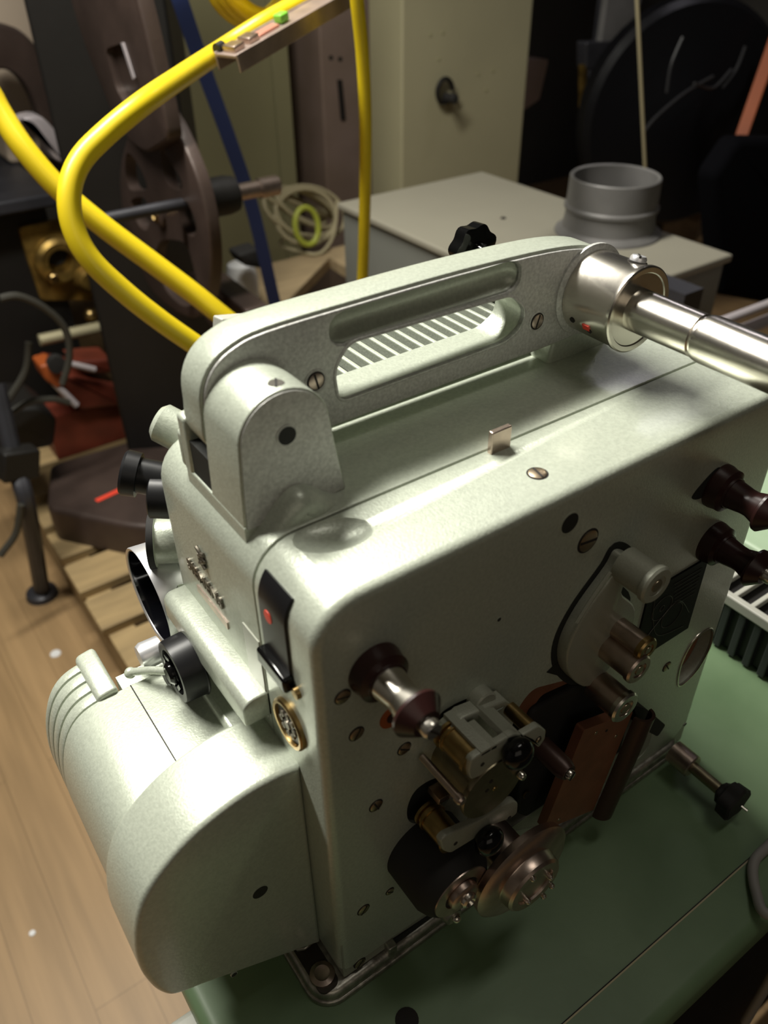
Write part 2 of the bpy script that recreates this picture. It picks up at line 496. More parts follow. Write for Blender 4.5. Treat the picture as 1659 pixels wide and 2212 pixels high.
# ledge bar -----------------------------------------------------------------------
mb = MB().prism(rrect(-.0140, .2000, .0, .2160, (.002,.0005,.0005,.0060), 6), 1, .0478, .141, bev_a=.0012, bev_b=.004)
part('ledge_bar', mb, paint)
mb = MB().box((-.0118,.062,.192),(-.0005,.112,.199)); part('ledge_bracket', mb, paint, bevel=.001)
# lens hood, focus knob, lever ---------------------------------------------------
lc_ = P(319,1291,1,.1845); LC = Vector((lc_.x+.0342, lc_.y, lc_.z))
mb = MB().lathe(LC, (-1,0,0), [(0,.0290),(.016,.0292),(.0170,.0302),(.0335,.0315),(.0342,.0311),(.0336,.0296),(.012,.028),(.012,0)], 56)
hood = part('lens_hood', mb, chrome, label='polished chrome lens hood')
mb = MB().lathe(LC+Vector((-.012,0,0)), (-1,0,0), [(0,.0270),(.0208,.0293),(.0212,.0289),(.004,.027),(.004,0)], 48)
part('lens_bore', mb, glassd, hood)
mb = MB().lathe(LC+Vector((.06,.004,.006)), (-1,0,0), [(0,.032),(.060,.032),(.062,.030),(.062,0)], 40); part('lens_mount', mb, paint)
KC = Vector((-.0125, .1085, .1905))
mb = MB().lathe(KC, (-1,0,0), [(0,.0172),(.0010,.0182),(.0015,.0174),(.0110,.0170),(.0130,.0166),(.0132,.0150),(.0128,.0125),(.0085,.0118),(.0085,0)], 120, flute=(60,.006))
knob = part('focus_knob', mb, black)
mb = MB().lathe(KC+Vector((-.0085,0,0)), (-1,0,0), [(0,.0065),(.006,.0062),(.0075,.0045),(.0075,0)], 20)
for k in range(5):
    a = tau*k/5; mb.obox(KC+Vector((-.0105, .0085*cos(a), .0085*sin(a))), (.003,.0012,.0035), Matrix.Rotation(a, 3, 'X'))
part('knob_hub', mb, blackg, knob)
a = P(290,1405,0,-.030)
mb = MB().lathe((-.020,.1425,.1760), (-1,0,0), [(0,.0075),(.010,.0078),(.0125,.0065),(.013,0)], 28); part('chrome_button', mb, chrome)
mb = MB()
q0, q1 = Vector((-.0385,.1395,.1715)), Vector((-.0240,.118,.182))
mb.tube([q0, q0.lerp(q1,.5)+Vector((0,0,.001)), q1], .0022); mb.ball(q0+Vector((-.001,.001,-.001)), .0032)
part('tilt_lever', mb, paint)
mb = MB().cyl((-.013,.121,.1765), (-1,0,0), .014, .0055, .001); part('lever_hub', mb, black)
# eyepiece-like tubes at the rear
a = P(308,1030,1,.185)
mb = MB().lathe(P(318,1030,1,.172), (-.78,.55,.25), [(-.020,.0095),(.004,.0095),(.0042,.0118),(.011,.0122),(.0125,.0110),(.0125,0)], 32); part('rear_knob', mb, black)
mb = MB().lathe(P(352,1075,1,.160), (-.8,.5,.1), [(-.01,.011),(.006,.011),(.007,.009),(.007,0)], 32); part('rear_plug', mb, black)
mb = MB().lathe(P(356,1168,1,.178), (-.85,.45,.05), [(-.02,.0130),(.004,.0130),(.0045,.0150),(.008,.0150),(.008,.0125),(.004,.012),(.004,0)], 36); part('rear_ring', mb, paint)
mb = MB().lathe(P(356,1168,1,.178)+Vector((-.85,.45,.05)).normalized()*.0045, (-.85,.45,.05), [(0,.0152),(.0035,.0160),(.0038,.0152),(.0038,.0125),(0,.0125)], 36); part('rubber_ring', mb, rubber)
mb = MB().lathe(P(372,925,1,.16), (-.5,.6,.35), [(-.02,.010),(.006,.010),(.0085,.0075),(.0085,0)], 28); part('rear_boss', mb, paint)
c = P(508,696,1,.135)
mb = MB().box((c.x-.008,.1335,.300),(c.x+.010,.1365,c.z-.004)); mb.obox(c, (.010,.0035,.0030), Euler((0,.25,.2)).to_matrix()); part('louvre_lever', mb, bone, bevel=.0008)

# emblem on the end face ----------------------------------------------------------
def letters(txt, size, Mx, m, name, parent, depth=.0012):
    cu = bpy.data.curves.new('lettering', 'FONT'); cu.body = txt; cu.size = size; cu.extrude = depth/2
    cu.align_x = 'CENTER'; cu.align_y = 'CENTER'; cu.space_character = 1.12; cu.offset = size*.022
    t = bpy.data.objects.new('lettering', cu); C.objects.link(t)
    bpy.context.view_layer.update()
    dg = bpy.context.evaluated_depsgraph_get()
    me = bpy.data.meshes.new_from_object(t.evaluated_get(dg)); bpy.data.objects.remove(t); bpy.data.curves.remove(cu)
    me.transform(Mx); me.materials.clear(); me.materials.append(m); me.name = name
    o = bpy.data.objects.new(name, me); C.objects.link(o); adopt(o, parent); return o
XL = -.001
ca = Vector(S(412,1215,XL)); cb = Vector(S(480,1305,XL)); mid = (ca+cb)/2; dd = cb-ca
ang = math.atan2(dd.y, -dd.x)            # seen from -x, text runs toward -y
Mt = Matrix.Translation((XL-.0006, mid.x, mid.y)) @ Matrix.Rotation(0, 4, 'X') @ Matrix(((0,0,-1,0),(-1,0,0,0),(0,1,0,0),(0,0,0,1))) @ Matrix.Rotation(ang*.0, 4, 'Z')
letters('SIEMENS', .0095, Mt, emblem, 'emblem_lettering', pj)
sc = Vector(S(438,1205,XL))
mb = MB()
for s_ in (-1, 1):
    mb.tube([(XL-.0006, sc.x+.004*s_, sc.y+.0045), (XL-.0006, sc.x+.001*s_, sc.y+.003), (XL-.0006, sc.x-.002*s_, sc.y-.001), (XL-.0006, sc.x+.003*s_, sc.y-.0045)], .0011, 8)
mb.box((XL-.0012, sc.x-.004, sc.y-.0008),(XL, sc.x+.004, sc.y+.0008))
part('emblem_monogram', mb, emblem)
a, b = Vector(S(430,1275,XL)), Vector(S(493,1345,XL))
mb = MB().box((XL-.0008, b.x, (a.y+b.y)/2-.0022),(XL, a.x, (a.y+b.y)/2+.0022)); part('emblem_plate', mb, warmst)

mb = MB().box((-.0016,.0490,.196),(-.0009,.0640,.2480)); part('tape_patch', mb, mat('aged_clear_tape', (.46,.47,.40), .25))
# black switch flap with red dot on the cover's end ----------------------------------
def wrap(e0, e1, z0, zt):
    """strip following the top-left corner of the outline"""
    o, i_ = [], []
    c = Vector((-.001+.021, .301-.021))
    for k in range(9):
        a = pi - k/8*R_(38)
        o.append((c.x+(.021+e1)*cos(a), c.y+(.021+e1)*sin(a))); i_.append((c.x+(.021+e0)*cos(a), c.y+(.021+e0)*sin(a)))
    return [(-.001-e0, z0), (-.001-e1, z0)] + o + i_[::-1]
mb = MB().prism(wrap(-.002, .0012, .2525, 0), 1, .0195, .0415, bev_a=.0006, bev_b=.0006)
flap = part('switch_flap', mb, black)
f = S(578,1333,-.0024); mb = MB().lathe((-.0021,f[0],f[1]), (-1,0,0), [(0,.0032),(.0004,.0031),(.0005,0)], 24); part('red_dot', mb, redm, flap, label='small orange-red dot')
mb = MB().box((-.0060,.0185,.2450),(-.0005,.0425,.2535)); part('switch_rocker', mb, blackg, flap, bevel=.0015)
mb = MB().lathe((-.001,.0160,.2465), (-1,0,0), [(0,.003),(.002,.0028),(.0025,0)], 16); part('flap_pin', mb, brass, flap)
# round socket
sc = Vector((.0262,.2165))
mb = MB().lathe((-.001,sc.x+.0,sc.y), (-1,0,0), [(-.002,.0128),(.0018,.0128),(.0026,.0120),(.0024,.0105),(.0004,.0102),(.0004,0)], 44)
sk = part('round_socket', mb, brass)
mb = MB().lathe((-.0013,sc.x,sc.y), (-1,0,0), [(0,.0101),(.0006,.0101),(.0008,.0095),(.0008,0)], 36); part('socket_insert', mb, black, sk)
mb = MB()
for k in range(8):
    a = tau*k/8; mb.lathe((-.0020, sc.x+.0056*cos(a), sc.y+.0056*sin(a)), (-1,0,0), [(0,.0017),(.0012,.0016),(.0014,.0008),(.0010,0)], 12)
mb.lathe((-.0020, sc.x, sc.y), (-1,0,0), [(0,.0026),(.0014,.0022),(.0014,0)], 16)
part('socket_pins', mb, emblem, sk)

# top furniture ------------------------------------------------------------------
mb = MB().box((.1215,.0425,.2985),(.1335,.0455,.3125)); part('top_latch', mb, warmst, bevel=.0006)
screw(P(1161,1023,2,.301), (0,0,1), .0042, pj, slot=.6)
mb = MB()
for k in range(19): mb.box((.098+k*.0087,.114,.298),(.1008+k*.0087,.185,.3052))
part('top_louvre', mb, paint, bevel=.0008)
mb = MB().box((.070,.113,.290),(.268,.188,.2995)); part('louvre_well', mb, darkin)
mb = MB().prism(rrect(.07,.02,.285,.2985,.004), 1, .145, .19); part('lamp_house', mb, paint, bevel=.003)
mb = MB().box((.062,.108,.2995),(.272,.1125,.3058)); mb.box((.062,.185,.2985),(.272,.1895,.3058)); part('louvre_frame', mb, paint, bevel=.001)
c = P(1028,541,1,.185)
mb = MB().lathe(c+Vector((0,.012,0)), (0,-1,0), [(0,.006),(.004,.0145),(.013,.0150),(.0145,.0125),(.0145,.006),(.020,.005),(.020,0)], 56, flute=(7,.07)); rk = part('star_knob', mb, blackg)
mb = MB().cyl(Vector((c.x,c.y+.006,.30)), (0,0,1), c.z-.30, .0055); part('knob_post', mb, black)

# carrying handle ---------------------------------------------------------------
HZ = .002
HO = [(.0062,.324),(.0055,.338),(.0068,.3500),(.0125,.3595),(.0225,.3655),(.0380,.3685),(.080,.3692),(.140,.3692),(.195,.3672),(.2240,.3630),(.2395,.3560),(.2490,.3460),(.2515,.3385),(.2490,.3300),(.2400,.3210),(.2250,.3150),(.2100,.3130),(.140,.3122),(.066,.3115),(.040,.3112),(.020,.312)]
HP = smoothpoly(HO, 4)
area = sum(HP[i-1][0]*HP[i][1]-HP[i][0]*HP[i-1][1] for i in range(len(HP)))
sg = 1 if area > 0 else -1
mb = MB().prism(HP, 1, .0915, .1115, bev_a=.0008, bev_b=.003); handle = part('carrying_handle', mb, paint)
mb = MB().prism(insetpoly(HP, sg*.0016), 1, .0898, .0925, bev_a=.0006); plate = part('handle_face', mb, castg, handle)
hq = [F(733,868,.09), F(722,800,.09), F(752,742,.09), F(1105,638,.09), F(1134,668,.09), F(1126,705,.09), F(1092,738,.09)]
HH = roundpoly(hq, .0055, 6)
cut(handle, MB().prism(HH, 1, .08, .125)); cut(plate, MB().prism(HH, 1, .08, .10))
# rounded grip hollow above the opening
mb = MB().lathe((.0750,.0880,.3585), (1,0,.006), [(-.0085,0),(-.0073,.0046),(-.0042,.0074),(0,.0085),(.094,.0085),(.0985,.0074),(.1015,.0046),(.1025,0)], 24)
cut(plate, mb)
mb = MB().lathe((.0750,.0880,.3585), (1,0,.006), [(-.0085,0),(-.0073,.0046),(-.0042,.0074),(0,.0085),(.094,.0085),(.0985,.0074),(.1015,.0046),(.1025,0)], 24)
cut(handle, mb)
mb = MB().prism(HH, 1, .0893, .093); mb2 = None
rim = insetpoly(HH, -(1 if sum(HH[i-1][0]*HH[i][1]-HH[i][0]*HH[i-1][1] for i in range(len(HH)))>0 else -1)*.0014)
o = part('opening_rim', MB().prism(rim, 1, .0892, .092, bev_a=.0009), castg, handle); cut(o, MB().prism(HH, 1, .08, .10))
for q in ((682,823),(1160,694)):
    f = F(*q, .0898)
    mb = MB().lathe((f[0],.0898,f[1]), FY, [(-.0005,.0058),(.0002,.0058),(.0004,.0050),(.0001,.0044),(.0001,0)], 28); o = part('screw_cup', mb, castg, handle)
    screw((f[0],.0896,f[1]), FY, .0038, o, m=warmst, h=.0006)
# left handle support
SO = [F(522,1122,.06), F(519,1060,.06), F(522,960,.06), F(533,905,.06), F(560,868,.06), F(600,847,.06), F(640,847,.06), F(675,863,.06), F(700,890,.06), F(714,925,.06), F(728,975,.06), F(747,1030,.06), F(700,1043,.06), F(650,1050,.06), F(610,1062,.06), F(570,1088,.06)]
bot = [(.0040,.2990),(.0090,.3000)]
arc = [(.0268+.0208*cos(R_(a)), .3372+.0203*sin(R_(a))) for a in range(172, -1, -9)]
SP = [(.0042,.299),(.0050,.320)] + arc + [(.0500,.322),(.0536,.3005)]
mb = MB().prism(SP, 1, .0600, .0900, bev_a=.0008); sup = part('handle_support', mb, paint)
mb = MB().prism(insetpoly(SP, (1 if sum(SP[i-1][0]*SP[i][1]-SP[i][0]*SP[i-1][1] for i in range(len(SP)))>0 else -1)*.0010), 1, .0594, .0605); o = part('support_face', mb, castg, sup)
f = F(620,941,.0592); mb = MB().lathe((f[0],.0592,f[1]), FY, [(-.001,.0040),(.0003,.0040)], 24); mb.mi=1; mb.lathe((f[0],.0592,f[1]), FY, [(-.001,.0047),(.00015,.0047)], 24); part('pivot_hole', mb, [darkin, castg], sup)
cz = P(596,829,2,.357); screw((cz.x, cz.y, .3555), (.05,0,1), .0038, sup, m=nickel, h=.002, slot=.3)
# saddle where the support meets the body
def body_z(x): return .301 if x > .020 else .280 + math.sqrt(max(0, .021**2-(.020-x)**2))
fz = [(x/1000, body_z(x/1000) - .0003 + (.0125*cos(pi*(x-28)/44)**2 if abs(x-28) < 22 else 0)) for x in range(7, 52, 2)]
mb = MB().prism([(.007,.285)] + fz + [(.051,.285)], 1, .0492, .120, bev_a=.009, bev_b=.002, seg=5); part('top_fairing', mb, paint)
mb = MB().prism(rrect(.004,.290,.0535,.3012,.001), 1, .0598, .1155); part('support_foot', mb, paint)
mb = MB().box((.0040,.1090,.299),(.018,.1180,.3290)); mb.box((.0045,.117,.299),(.05,.123,.318)); part('rear_support', mb, paint, bevel=.002)
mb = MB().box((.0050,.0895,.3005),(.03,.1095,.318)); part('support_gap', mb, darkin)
# right pivot boss and reel shaft --------------------------------------------------
BC = Vector((.2270, .09, .3395))
mb = MB().lathe((BC.x,.0905,BC.z), FY, [(0,.0242),(.0018,.0242),(.0026,.0230),(.0026,0)], 56); part('boss_flange', mb, castg, handle)
mb = MB().lathe((BC.x,.088,BC.z), FY, [(0,.0205),(.0005,.0212),(.0280,.0215),(.0300,.0222),(.0318,.0222),(.0325,.0214),(.0322,.0190),(.0316,.0185),(.0316,.0112),(.0316,0)], 64)
col = part('shaft_collar', mb, nickel)
for (ax_, px) in (('o', (1228,658)),('i',(1262,675)),('k',(1250,670))):
    pass
def on_collar(ang, t, r=.0214): return Vector((BC.x + r*cos(ang), .088 - t, BC.z + r*sin(ang))), Vector((cos(ang), 0, sin(ang)))
for ang, t, mm in ((R_(205), .007, slotm), (R_(212), .018, slotm)):
    c, nrm = on_collar(ang, t); mb = MB().lathe(c, nrm, [(-.001,.0016),(.0002,.0016)], 14); part('collar_hole', mb, mm, col)
c, nrm = on_collar(R_(207), .0165); mb = MB().obox(c, (.0004,.0022,.0016), Matrix.Rotation(-R_(207),3,'Y')); part('red_mark', mb, redm, col)
c, nrm = on_collar(R_(75), .022, .0215); screw(c, nrm, .0042, col, m=chrome, h=.0028, slot=0)
mb = MB().lathe((BC.x,.057,BC.z), FY, [(0,.0110),(.0005,.0108),(.038,.0106),(.0388,.0098),(.0400,.0098),(.0406,.0112),(.0430,.0116),(.112,.0112),(.1125,.0098)], 48)
sh = part('reel_shaft', mb, nickel)
mb = MB().cyl((BC.x,.057-.112,BC.z), FY, .012, .0100, .001); part('shaft_tip', mb, rubber, sh)
mb = MB().lathe((BC.x,.092,BC.z-.004), FY, [(0,.010),(.002,.010)], 24); part('washer', mb, nickel, handle)
# right support under the boss
mb = MB().prism([(.206,.2995),(.252,.2995),(.247,.322),(.210,.322)], 1, .0925, .1095); part('handle_support', mb, paint, bevel=.002)

# ------------------------------------------------- film-side fittings
def front_screw(px, py, r=.0036, slot=None): 
    f = F(px, py, 0); return screw((f[0], 0, f[1]), FY, r, pj, slot=slot)
for q in ((740,1505),(770,1585),(873,1617),(812,1740),(785,1965),(842,1925),(777,2080),(1440,1440)):
    front_screw(*q, r=.0034 if q[1] != 1925 else .0024)
front_screw(1270,1168,.0058, slot=2.2)
hole(1231,1130,0,.0052); hole(1078,1338,0,.0011); hole(1480,1565,0,.0014); hole(1138,1717,-.001,.0022, ring=brass)

def guide_roller(base, metal, tipscale=1., L=.036):
    o = Vector((base[0], 0, base[1]))
    mb = MB().lathe(o, FY, [(0,.0125),(.002,.0125),(.005,.0118),(.0075,.0118),(.0088,.0090),(.010,.0088)], 40)
    r = part('guide_roller', mb, bakel)
    mb = MB().lathe(o, FY, [(.0095,.0082),(.018,.0070),(.021,.0070),(.0262,.0086),(.0275,.0088)], 40); part('roller_waist', mb, metal, r)
    mb = MB().lathe(o, FY, [(.0272,.0100),(.0278,.0110),(.0292,.0112),(.0350,.0062),(.0352,0)], 40); part('roller_cap', mb, bakel, r)
    mb = MB().lathe(o, FY, [(.0345,.0042),(.0385,.0042),(.0395,.0035),(.0395,0)], 24)
    mb.mi = 1; mb.obox(o+FY*.0394, (.0040,.0004,.0005), Matrix.Rotation(.9,3,'Y'))
    part('roller_screw', mb, [nickel, slotm], r)
    return r
guide_roller(F(808,1442), nickel)
guide_roller(F(1550,1048), bakel)
guide_roller(F(1535,1168), bakel)
# brown washer tab under left roller
f = F(845,1548); mb = MB().lathe((f[0],0,f[1]), FY, [(-.001,.0062),(.0006,.0062)], 24); mb.mi=1; mb.lathe((f[0],0,f[1]), FY, [(0,.0028),(.001,.0028)], 16); part('amber_washer', mb, [orange, bakel])
# slot shadow beside the upper right roller
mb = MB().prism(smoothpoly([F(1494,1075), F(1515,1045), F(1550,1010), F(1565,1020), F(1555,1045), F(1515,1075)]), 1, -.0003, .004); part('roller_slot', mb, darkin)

# swing arm with four rollers
AR = [F(1303,1222), F(1325,1186), F(1350,1192), F(1352,1212), F(1320,1262), F(1350,1300), F(1330,1380), F(1296,1425), F(1258,1462), F(1232,1463), F(1205,1432), F(1206,1380), F(1240,1310)]
ARp = smoothpoly(AR, 5)
mb = MB().prism(insetpoly(ARp, (-1 if sum(ARp[i-1][0]*ARp[i][1]-ARp[i][0]*ARp[i-1][1] for i in range(len(ARp)))>0 else 1)*.0038), 1, -.0003, .002); part('arm_shadow_border', mb, darkin)  # near-black outline stands in for the shadow border around the arm
mb = MB().prism([F(1180,1452), F(1208,1425), F(1212,1440), F(1202,1458)], 1, -.0004, .002); part('arm_slot', mb, darkin)
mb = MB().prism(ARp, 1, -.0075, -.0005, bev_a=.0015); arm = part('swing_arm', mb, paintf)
a, b = F(1318,1235,-.0075), F(1245,1345,-.0075)
mb = MB().tube([(a[0],-.0076,a[1]), ((a[0]+b[0])/2-.001,-.0076,(a[1]+b[1])/2), (b[0],-.0076,b[1])], .0011, 8); part('arm_rib', mb, paintf, arm)
def post(px, py, L, r, m, name, parent=arm, ring=None, y0=-.006):
    f = F(px, py, 0); o = Vector((f[0], y0, f[1]))
    mb = MB().lathe(o, FY, [(0,r),(L-.001,r),(L,r-.0008),(L,0)], 36); p = part(name, mb, m, parent)
    if ring:
        mb = MB().lathe(o+FY*(L-.003), FY, [(0,r*1.10),(.0025,r*1.12),(.0036,r*1.0),(.0036,r*.62),(.0020,r*.58),(.0020,0)], 36); part('end_ring', mb, ring, p)
        mb = MB().lathe(o+FY*(L-.0012), FY, [(0,r*.42),(.0018,r*.36),(.0018,0)], 16); part('end_screw', mb, screwm, p)
    return p
post(1328,1203,.020,.0092,paintf,'arm_pivot',ring=paintf)
post(1312,1338,.021,.0062,warmst,'film_roller',ring=brass)
post(1292,1378,.022,.0078,warmst,'film_roller',ring=warmst)
post(1270,1462,.021,.0088,warmst,'film_roller',ring=nickel)
# black diagram plate
x0, z0 = .2055, .1465; x1, z1 = .2560, .2030
mb = MB().box((x0,-.0012,z0),(x1,0,z1)); dp = part('diagram_plate', mb, mat('matt_black_plate', (.006,.006,.006), .6, spec=.2))
mb = MB()
def ring2(cx, cz, r):
    pts = [(cx+r*cos(tau*k/20), -.0013, cz+r*sin(tau*k/20)) for k in range(21)]; mb.tube(pts, .00022, 5, smooth=False)
ring2(x0+.016,z0+.036,.0085); ring2(x0+.028,z0+.024,.009); ring2(x0+.016,z0+.036,.002)
for k in range(7): mb.tube([(x0+.022+k*.001,-.0013,z0+.051-k*.0032),(x0+.046,-.0013,z0+.051-k*.0032)], .0002, 4, smooth=False)
mb.tube([(x0+.004,-.0013,z0+.012),(x0+.012,-.0013,z0+.022),(x0+.030,-.0013,z0+.034),(x0+.046,-.0013,z0+.016)], .00025, 5)
mb.tube([(x0+.006,-.0013,z0+.050),(x0+.010,-.0013,z0+.030),(x0+.020,-.0013,z0+.012),(x0+.044,-.0013,z0+.006)], .00025, 5)
part('diagram_lines', mb, etch, dp)

# oval lens port at right
OV = smoothpoly([F(x_-9, y_) for x_, y_ in ((1473,1476),(1480,1435),(1505,1385),(1535,1360),(1547,1364),(1540,1400),(1515,1445),(1485,1476))], 5)
sgo = 1 if sum(OV[i-1][0]*OV[i][1]-OV[i][0]*OV[i-1][1] for i in range(len(OV)))>0 else -1
cut(cover, MB().prism(OV, 1, -.01, .012))
o = part('port_rim', MB().prism(insetpoly(OV, -sgo*.0012), 1, -.0008, .001, bev_a=.0006), nickel); cut(o, MB().prism(OV, 1, -.01, .01))
mb = MB().prism(insetpoly(OV, sgo*.001), 1, .0085, .0115); part('port_back', mb, copper)

# sprocket assembly
def fr(px, py, y): f = F(px, py, y); return Vector((f[0], y, f[1]))
c = fr(1066,1702,-.029)
mb = MB().lathe((c.x, 0, c.z), FY, [(0,.0145),(.0260,.0145),(.0263,.0182),(.0282,.0186),(.0292,.0182),(.0293,0)], 48); spr = part('film_sprocket', mb, olive)
for q in ((1061,1688),(1052,1708)):
    k = fr(*q, -.0293); mb = MB().lathe(k, FY, [(-.001,.0012),(.0001,.0012)], 12); part('sprocket_hole', mb, slotm, spr)
mb = MB().lathe(fr(1069,1703,-.0292), FY, [(0,.0016),(.0006,.0012),(.0006,0)], 12); part('sprocket_pin', mb, brass, spr)
def shoe(pts, y, thick, tp, name):
    pl = roundpoly([F(*p, y) for p in pts], .0022, 4)
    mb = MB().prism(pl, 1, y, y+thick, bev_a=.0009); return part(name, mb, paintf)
up = shoe([(1013,1667),(1018,1642),(1042,1626),(1112,1584),(1128,1588),(1126,1602),(1092,1616),(1087,1641),(1040,1676),(1017,1686)], -.0285, .0035, 0, 'upper_film_shoe')
k = fr(1042,1651,-.0285); mb = MB().lathe(k, FY, [(-.001,.0012),(.0002,.0012)], 12); part('shoe_hole', mb, slotm, up)
k = fr(1164,1598,-.0285)
tabp = roundpoly([F(*p, -.0285) for p in [(1128,1590),(1165,1568),(1180,1578),(1178,1596),(1164,1616),(1150,1600)]], .0015, 3)
mb = MB().prism(tabp, 1, -.0285, -.0250, bev_a=.0008); part('shoe_tab', mb, paintf, up)
screw(fr(1163,1597,-.0286), FY, .0016, up)
# bridge bars running back from the shoe to the cover
def bridge(a, b, y0, y1, h, name, m, parent):
    p, q = F(*a, y1), F(*b, y1)
    d = (Vector(q)-Vector(p)).normalized(); nn = Vector((-d.y, d.x))*h
    poly = [p, q, (q[0]-nn.x, q[1]-nn.y), (p[0]-nn.x, p[1]-nn.y)]
    return part(name, MB().prism(poly, 1, y1, y0, bev_a=.0004), m, parent)
bridge((1040,1626),(1062,1613), -.002, -.0285, .003, 'shoe_bridge', paintf, up)
bridge((1062,1613),(1076,1606), -.012, -.0285, .003, 'shoe_bridge', paintf, up)
bridge((1098,1592),(1126,1586), -.002, -.0285, .003, 'shoe_bridge', paintf, up)
p, q = F(962,1562,-.006), F(1060,1508,-.006)
mb = MB().prism([F(955,1568,-.005), F(990,1536,-.005), F(1080,1500,-.005), F(1090,1508,-.005), F(1005,1548,-.005), F(968,1580,-.005)], 1, -.0095, -.002, bev_a=.001); part('shoe_back_plate', mb, paintf, up)
mb = MB().box((0,0,0),(0.0001,0.0001,0.0001)); mb.bm.free()
mb = MB().lathe(fr(1030,1503,0), FY, [(0,.0068),(.006,.0068),(.0068,.006),(.0068,0)], 28); part('shoe_pivot', mb, paintf, up)
mb = MB().lathe(fr(965,1582,-.006), FY, [(0,.0078),(.0015,.0078),(.0020,.0062),(.0032,.0062),(.0036,.0075),(.0045,.0075),(.0048,.0068),(.0175,.0066),(.0180,.0075),(.0200,.0075),(.0202,0)], 32); part('brass_roller', mb, brass, up)
mb = MB().lathe(fr(1100,1530,-.006), FY, [(0,.0038),(.018,.0038),(.0185,.0045),(.021,.0045),(.021,0)], 24); part('brass_roller', mb, brass, up)
def ballknob(px, py, y, parent, r=.0082):
    k = fr(px, py, y); mb = MB().lathe(k+Vector((0,.012,0)), FY, [(0,.0030),(.006,.0034),(.007,.0055)] + [(.012-r*.75*cos(a), r*sin(a)) for a in [R_(x) for x in range(60,181,12)]], 32)
    return part('ball_knob', mb, blackg, parent)
ballknob(1119,1628,-.034, up)
mb = MB().lathe(fr(1123,1672,-.030), FY, [(0,.0022),(.002,.0022),(.003,.0015),(.003,0)], 14); part('stop_pin', mb, nickel, up)
lo = shoe([(951,1818),(962,1806),(980,1798),(1030,1776),(1045,1768),(1080,1745),(1110,1729),(1120,1735),(1118,1757),(1103,1769),(1064,1782),(1052,1792),(1022,1814),(973,1844),(957,1838)], -.027, .0035, 0, 'lower_film_shoe')
for q in ((984,1822),(1100,1766)):
    k = fr(*q, -.027); mb = MB().lathe(k, FY, [(-.001,.0012),(.0002,.0012)], 12); part('shoe_hole', mb, slotm, lo)
mb = MB().lathe(fr(922,1752,-.004), FY, [(0,.0078),(.0015,.0078),(.0020,.0064),(.0034,.0064),(.0038,.0078),(.0050,.0078),(.0052,.0068),(.0185,.0066),(.0190,.0074),(.0205,.0074),(.0205,0)], 32); part('brass_roller', mb, brass, lo)
bridge((950,1728),(985,1708), -.001, -.010, .004, 'shoe_arm', warmst, lo)
ballknob(1057,1817,-.032, lo)
mb = MB().lathe(fr(912,1635,-.002), FY, [(0,.0019),(.026,.0019),(.0262,.0026),(.029,.0026),(.030,.0018),(.030,0)], 20); part('film_pin', mb, warmst)
mb = MB().lathe(fr(1168,1612,-.004), FY, [(0,.0066),(.0180,.0062),(.0215,.0048),(.0215,0)], 28); o = part('dark_roller', mb, brownm)
k = fr(1168,1612,-.004); screw(k+FY*.0215, FY, .0030, o, m=nickel, h=.0025)

# sound drum discs
k = fr(1136,1892,-.040)
mb = MB().lathe((k.x, 0, k.z), FY, [(0,.012),(.032,.012),(.0325,.0285),(.0335,.0310),(.0375,.0315),(.0395,.0288),(.0405,.0190),(.0410,.0186),(.0462,.0180),(.0476,.0166),(.0474,.0125),(.0462,.0120),(.0462,0)], 64)
dr = part('sound_drum', mb, warmst)
for q in ((1149,1896),(1187,1893),(1190,1912),(1139,1945),(1172,1934)):
    kk = fr(*q, -.0470); mb = MB().lathe(kk, FY, [(-.001,.0017),(.0014,.0017),(.0022,.0009),(.0022,0)], 14); part('drum_screw', mb, nickel, dr)
k = fr(1005,1938,-.036)
mb = MB().lathe((k.x, .004, k.z), FY, [(0,.0225),(.028,.0225),(.033,.0205),(.0365,.0175),(.0365,.0165)], 48); pr_ = part('pressure_roller', mb, rubber)
mb = MB().lathe((k.x, -.0315, k.z), FY, [(0,.0170),(.0016,.0166),(.0018,.0105),(.0000,.0100),(.0000,.0090),(.0045,.0085),(.0055,.0070),(.0055,0)], 44); part('roller_hub', mb, warmst, pr_)
mb = MB().lathe((k.x+.0005, -.0355, k.z-.0005), FY, [(0,.0048),(.0035,.0045),(.0043,.0030),(.0027,.0020),(.0027,0)], 24); part('hub_nut', mb, nickel, pr_)
k = fr(995,1988,-.03)
mb = MB().lathe((k.x-.002,-.002,k.z), FY, [(0,.0062),(.022,.0060),(.025,.0050),(.025,0)], 24); o = part('stop_post', mb, alu)
mb = MB().ball((k.x-.001,-.0275,k.z-.0005), .0028); part('post_tip', mb, nickel, o)

# thumbscrew at the right foot
o_ = P(1455,1622,2,.024)
mb = MB().lathe(o_, FY, [(0,.0085),(.016,.0085),(.0168,.0075),(.0168,0)], 32); ts = part('foot_screw_sleeve', mb, warmst)
mb = MB().lathe(o_+FY*.0165, FY, [(0,.0042),(.024,.0042)], 24); part('screw_rod', mb, olive, ts)
mb = MB().lathe(o_+FY*.038, FY, [(0,.0045),(.002,.0075),(.004,.0078),(.006,.0118),(.014,.0125),(.0155,.0110),(.0155,0)], 60, flute=(5,.10)); part('star_grip', mb, rubber, ts)
mb = MB().tube([o_+FY*.0535+Vector((.004,0,-.004)), o_+FY*.058+Vector((.0045,0,-.0045))], .0011, 8, smooth=False); part('grip_pin', mb, nickel, ts)

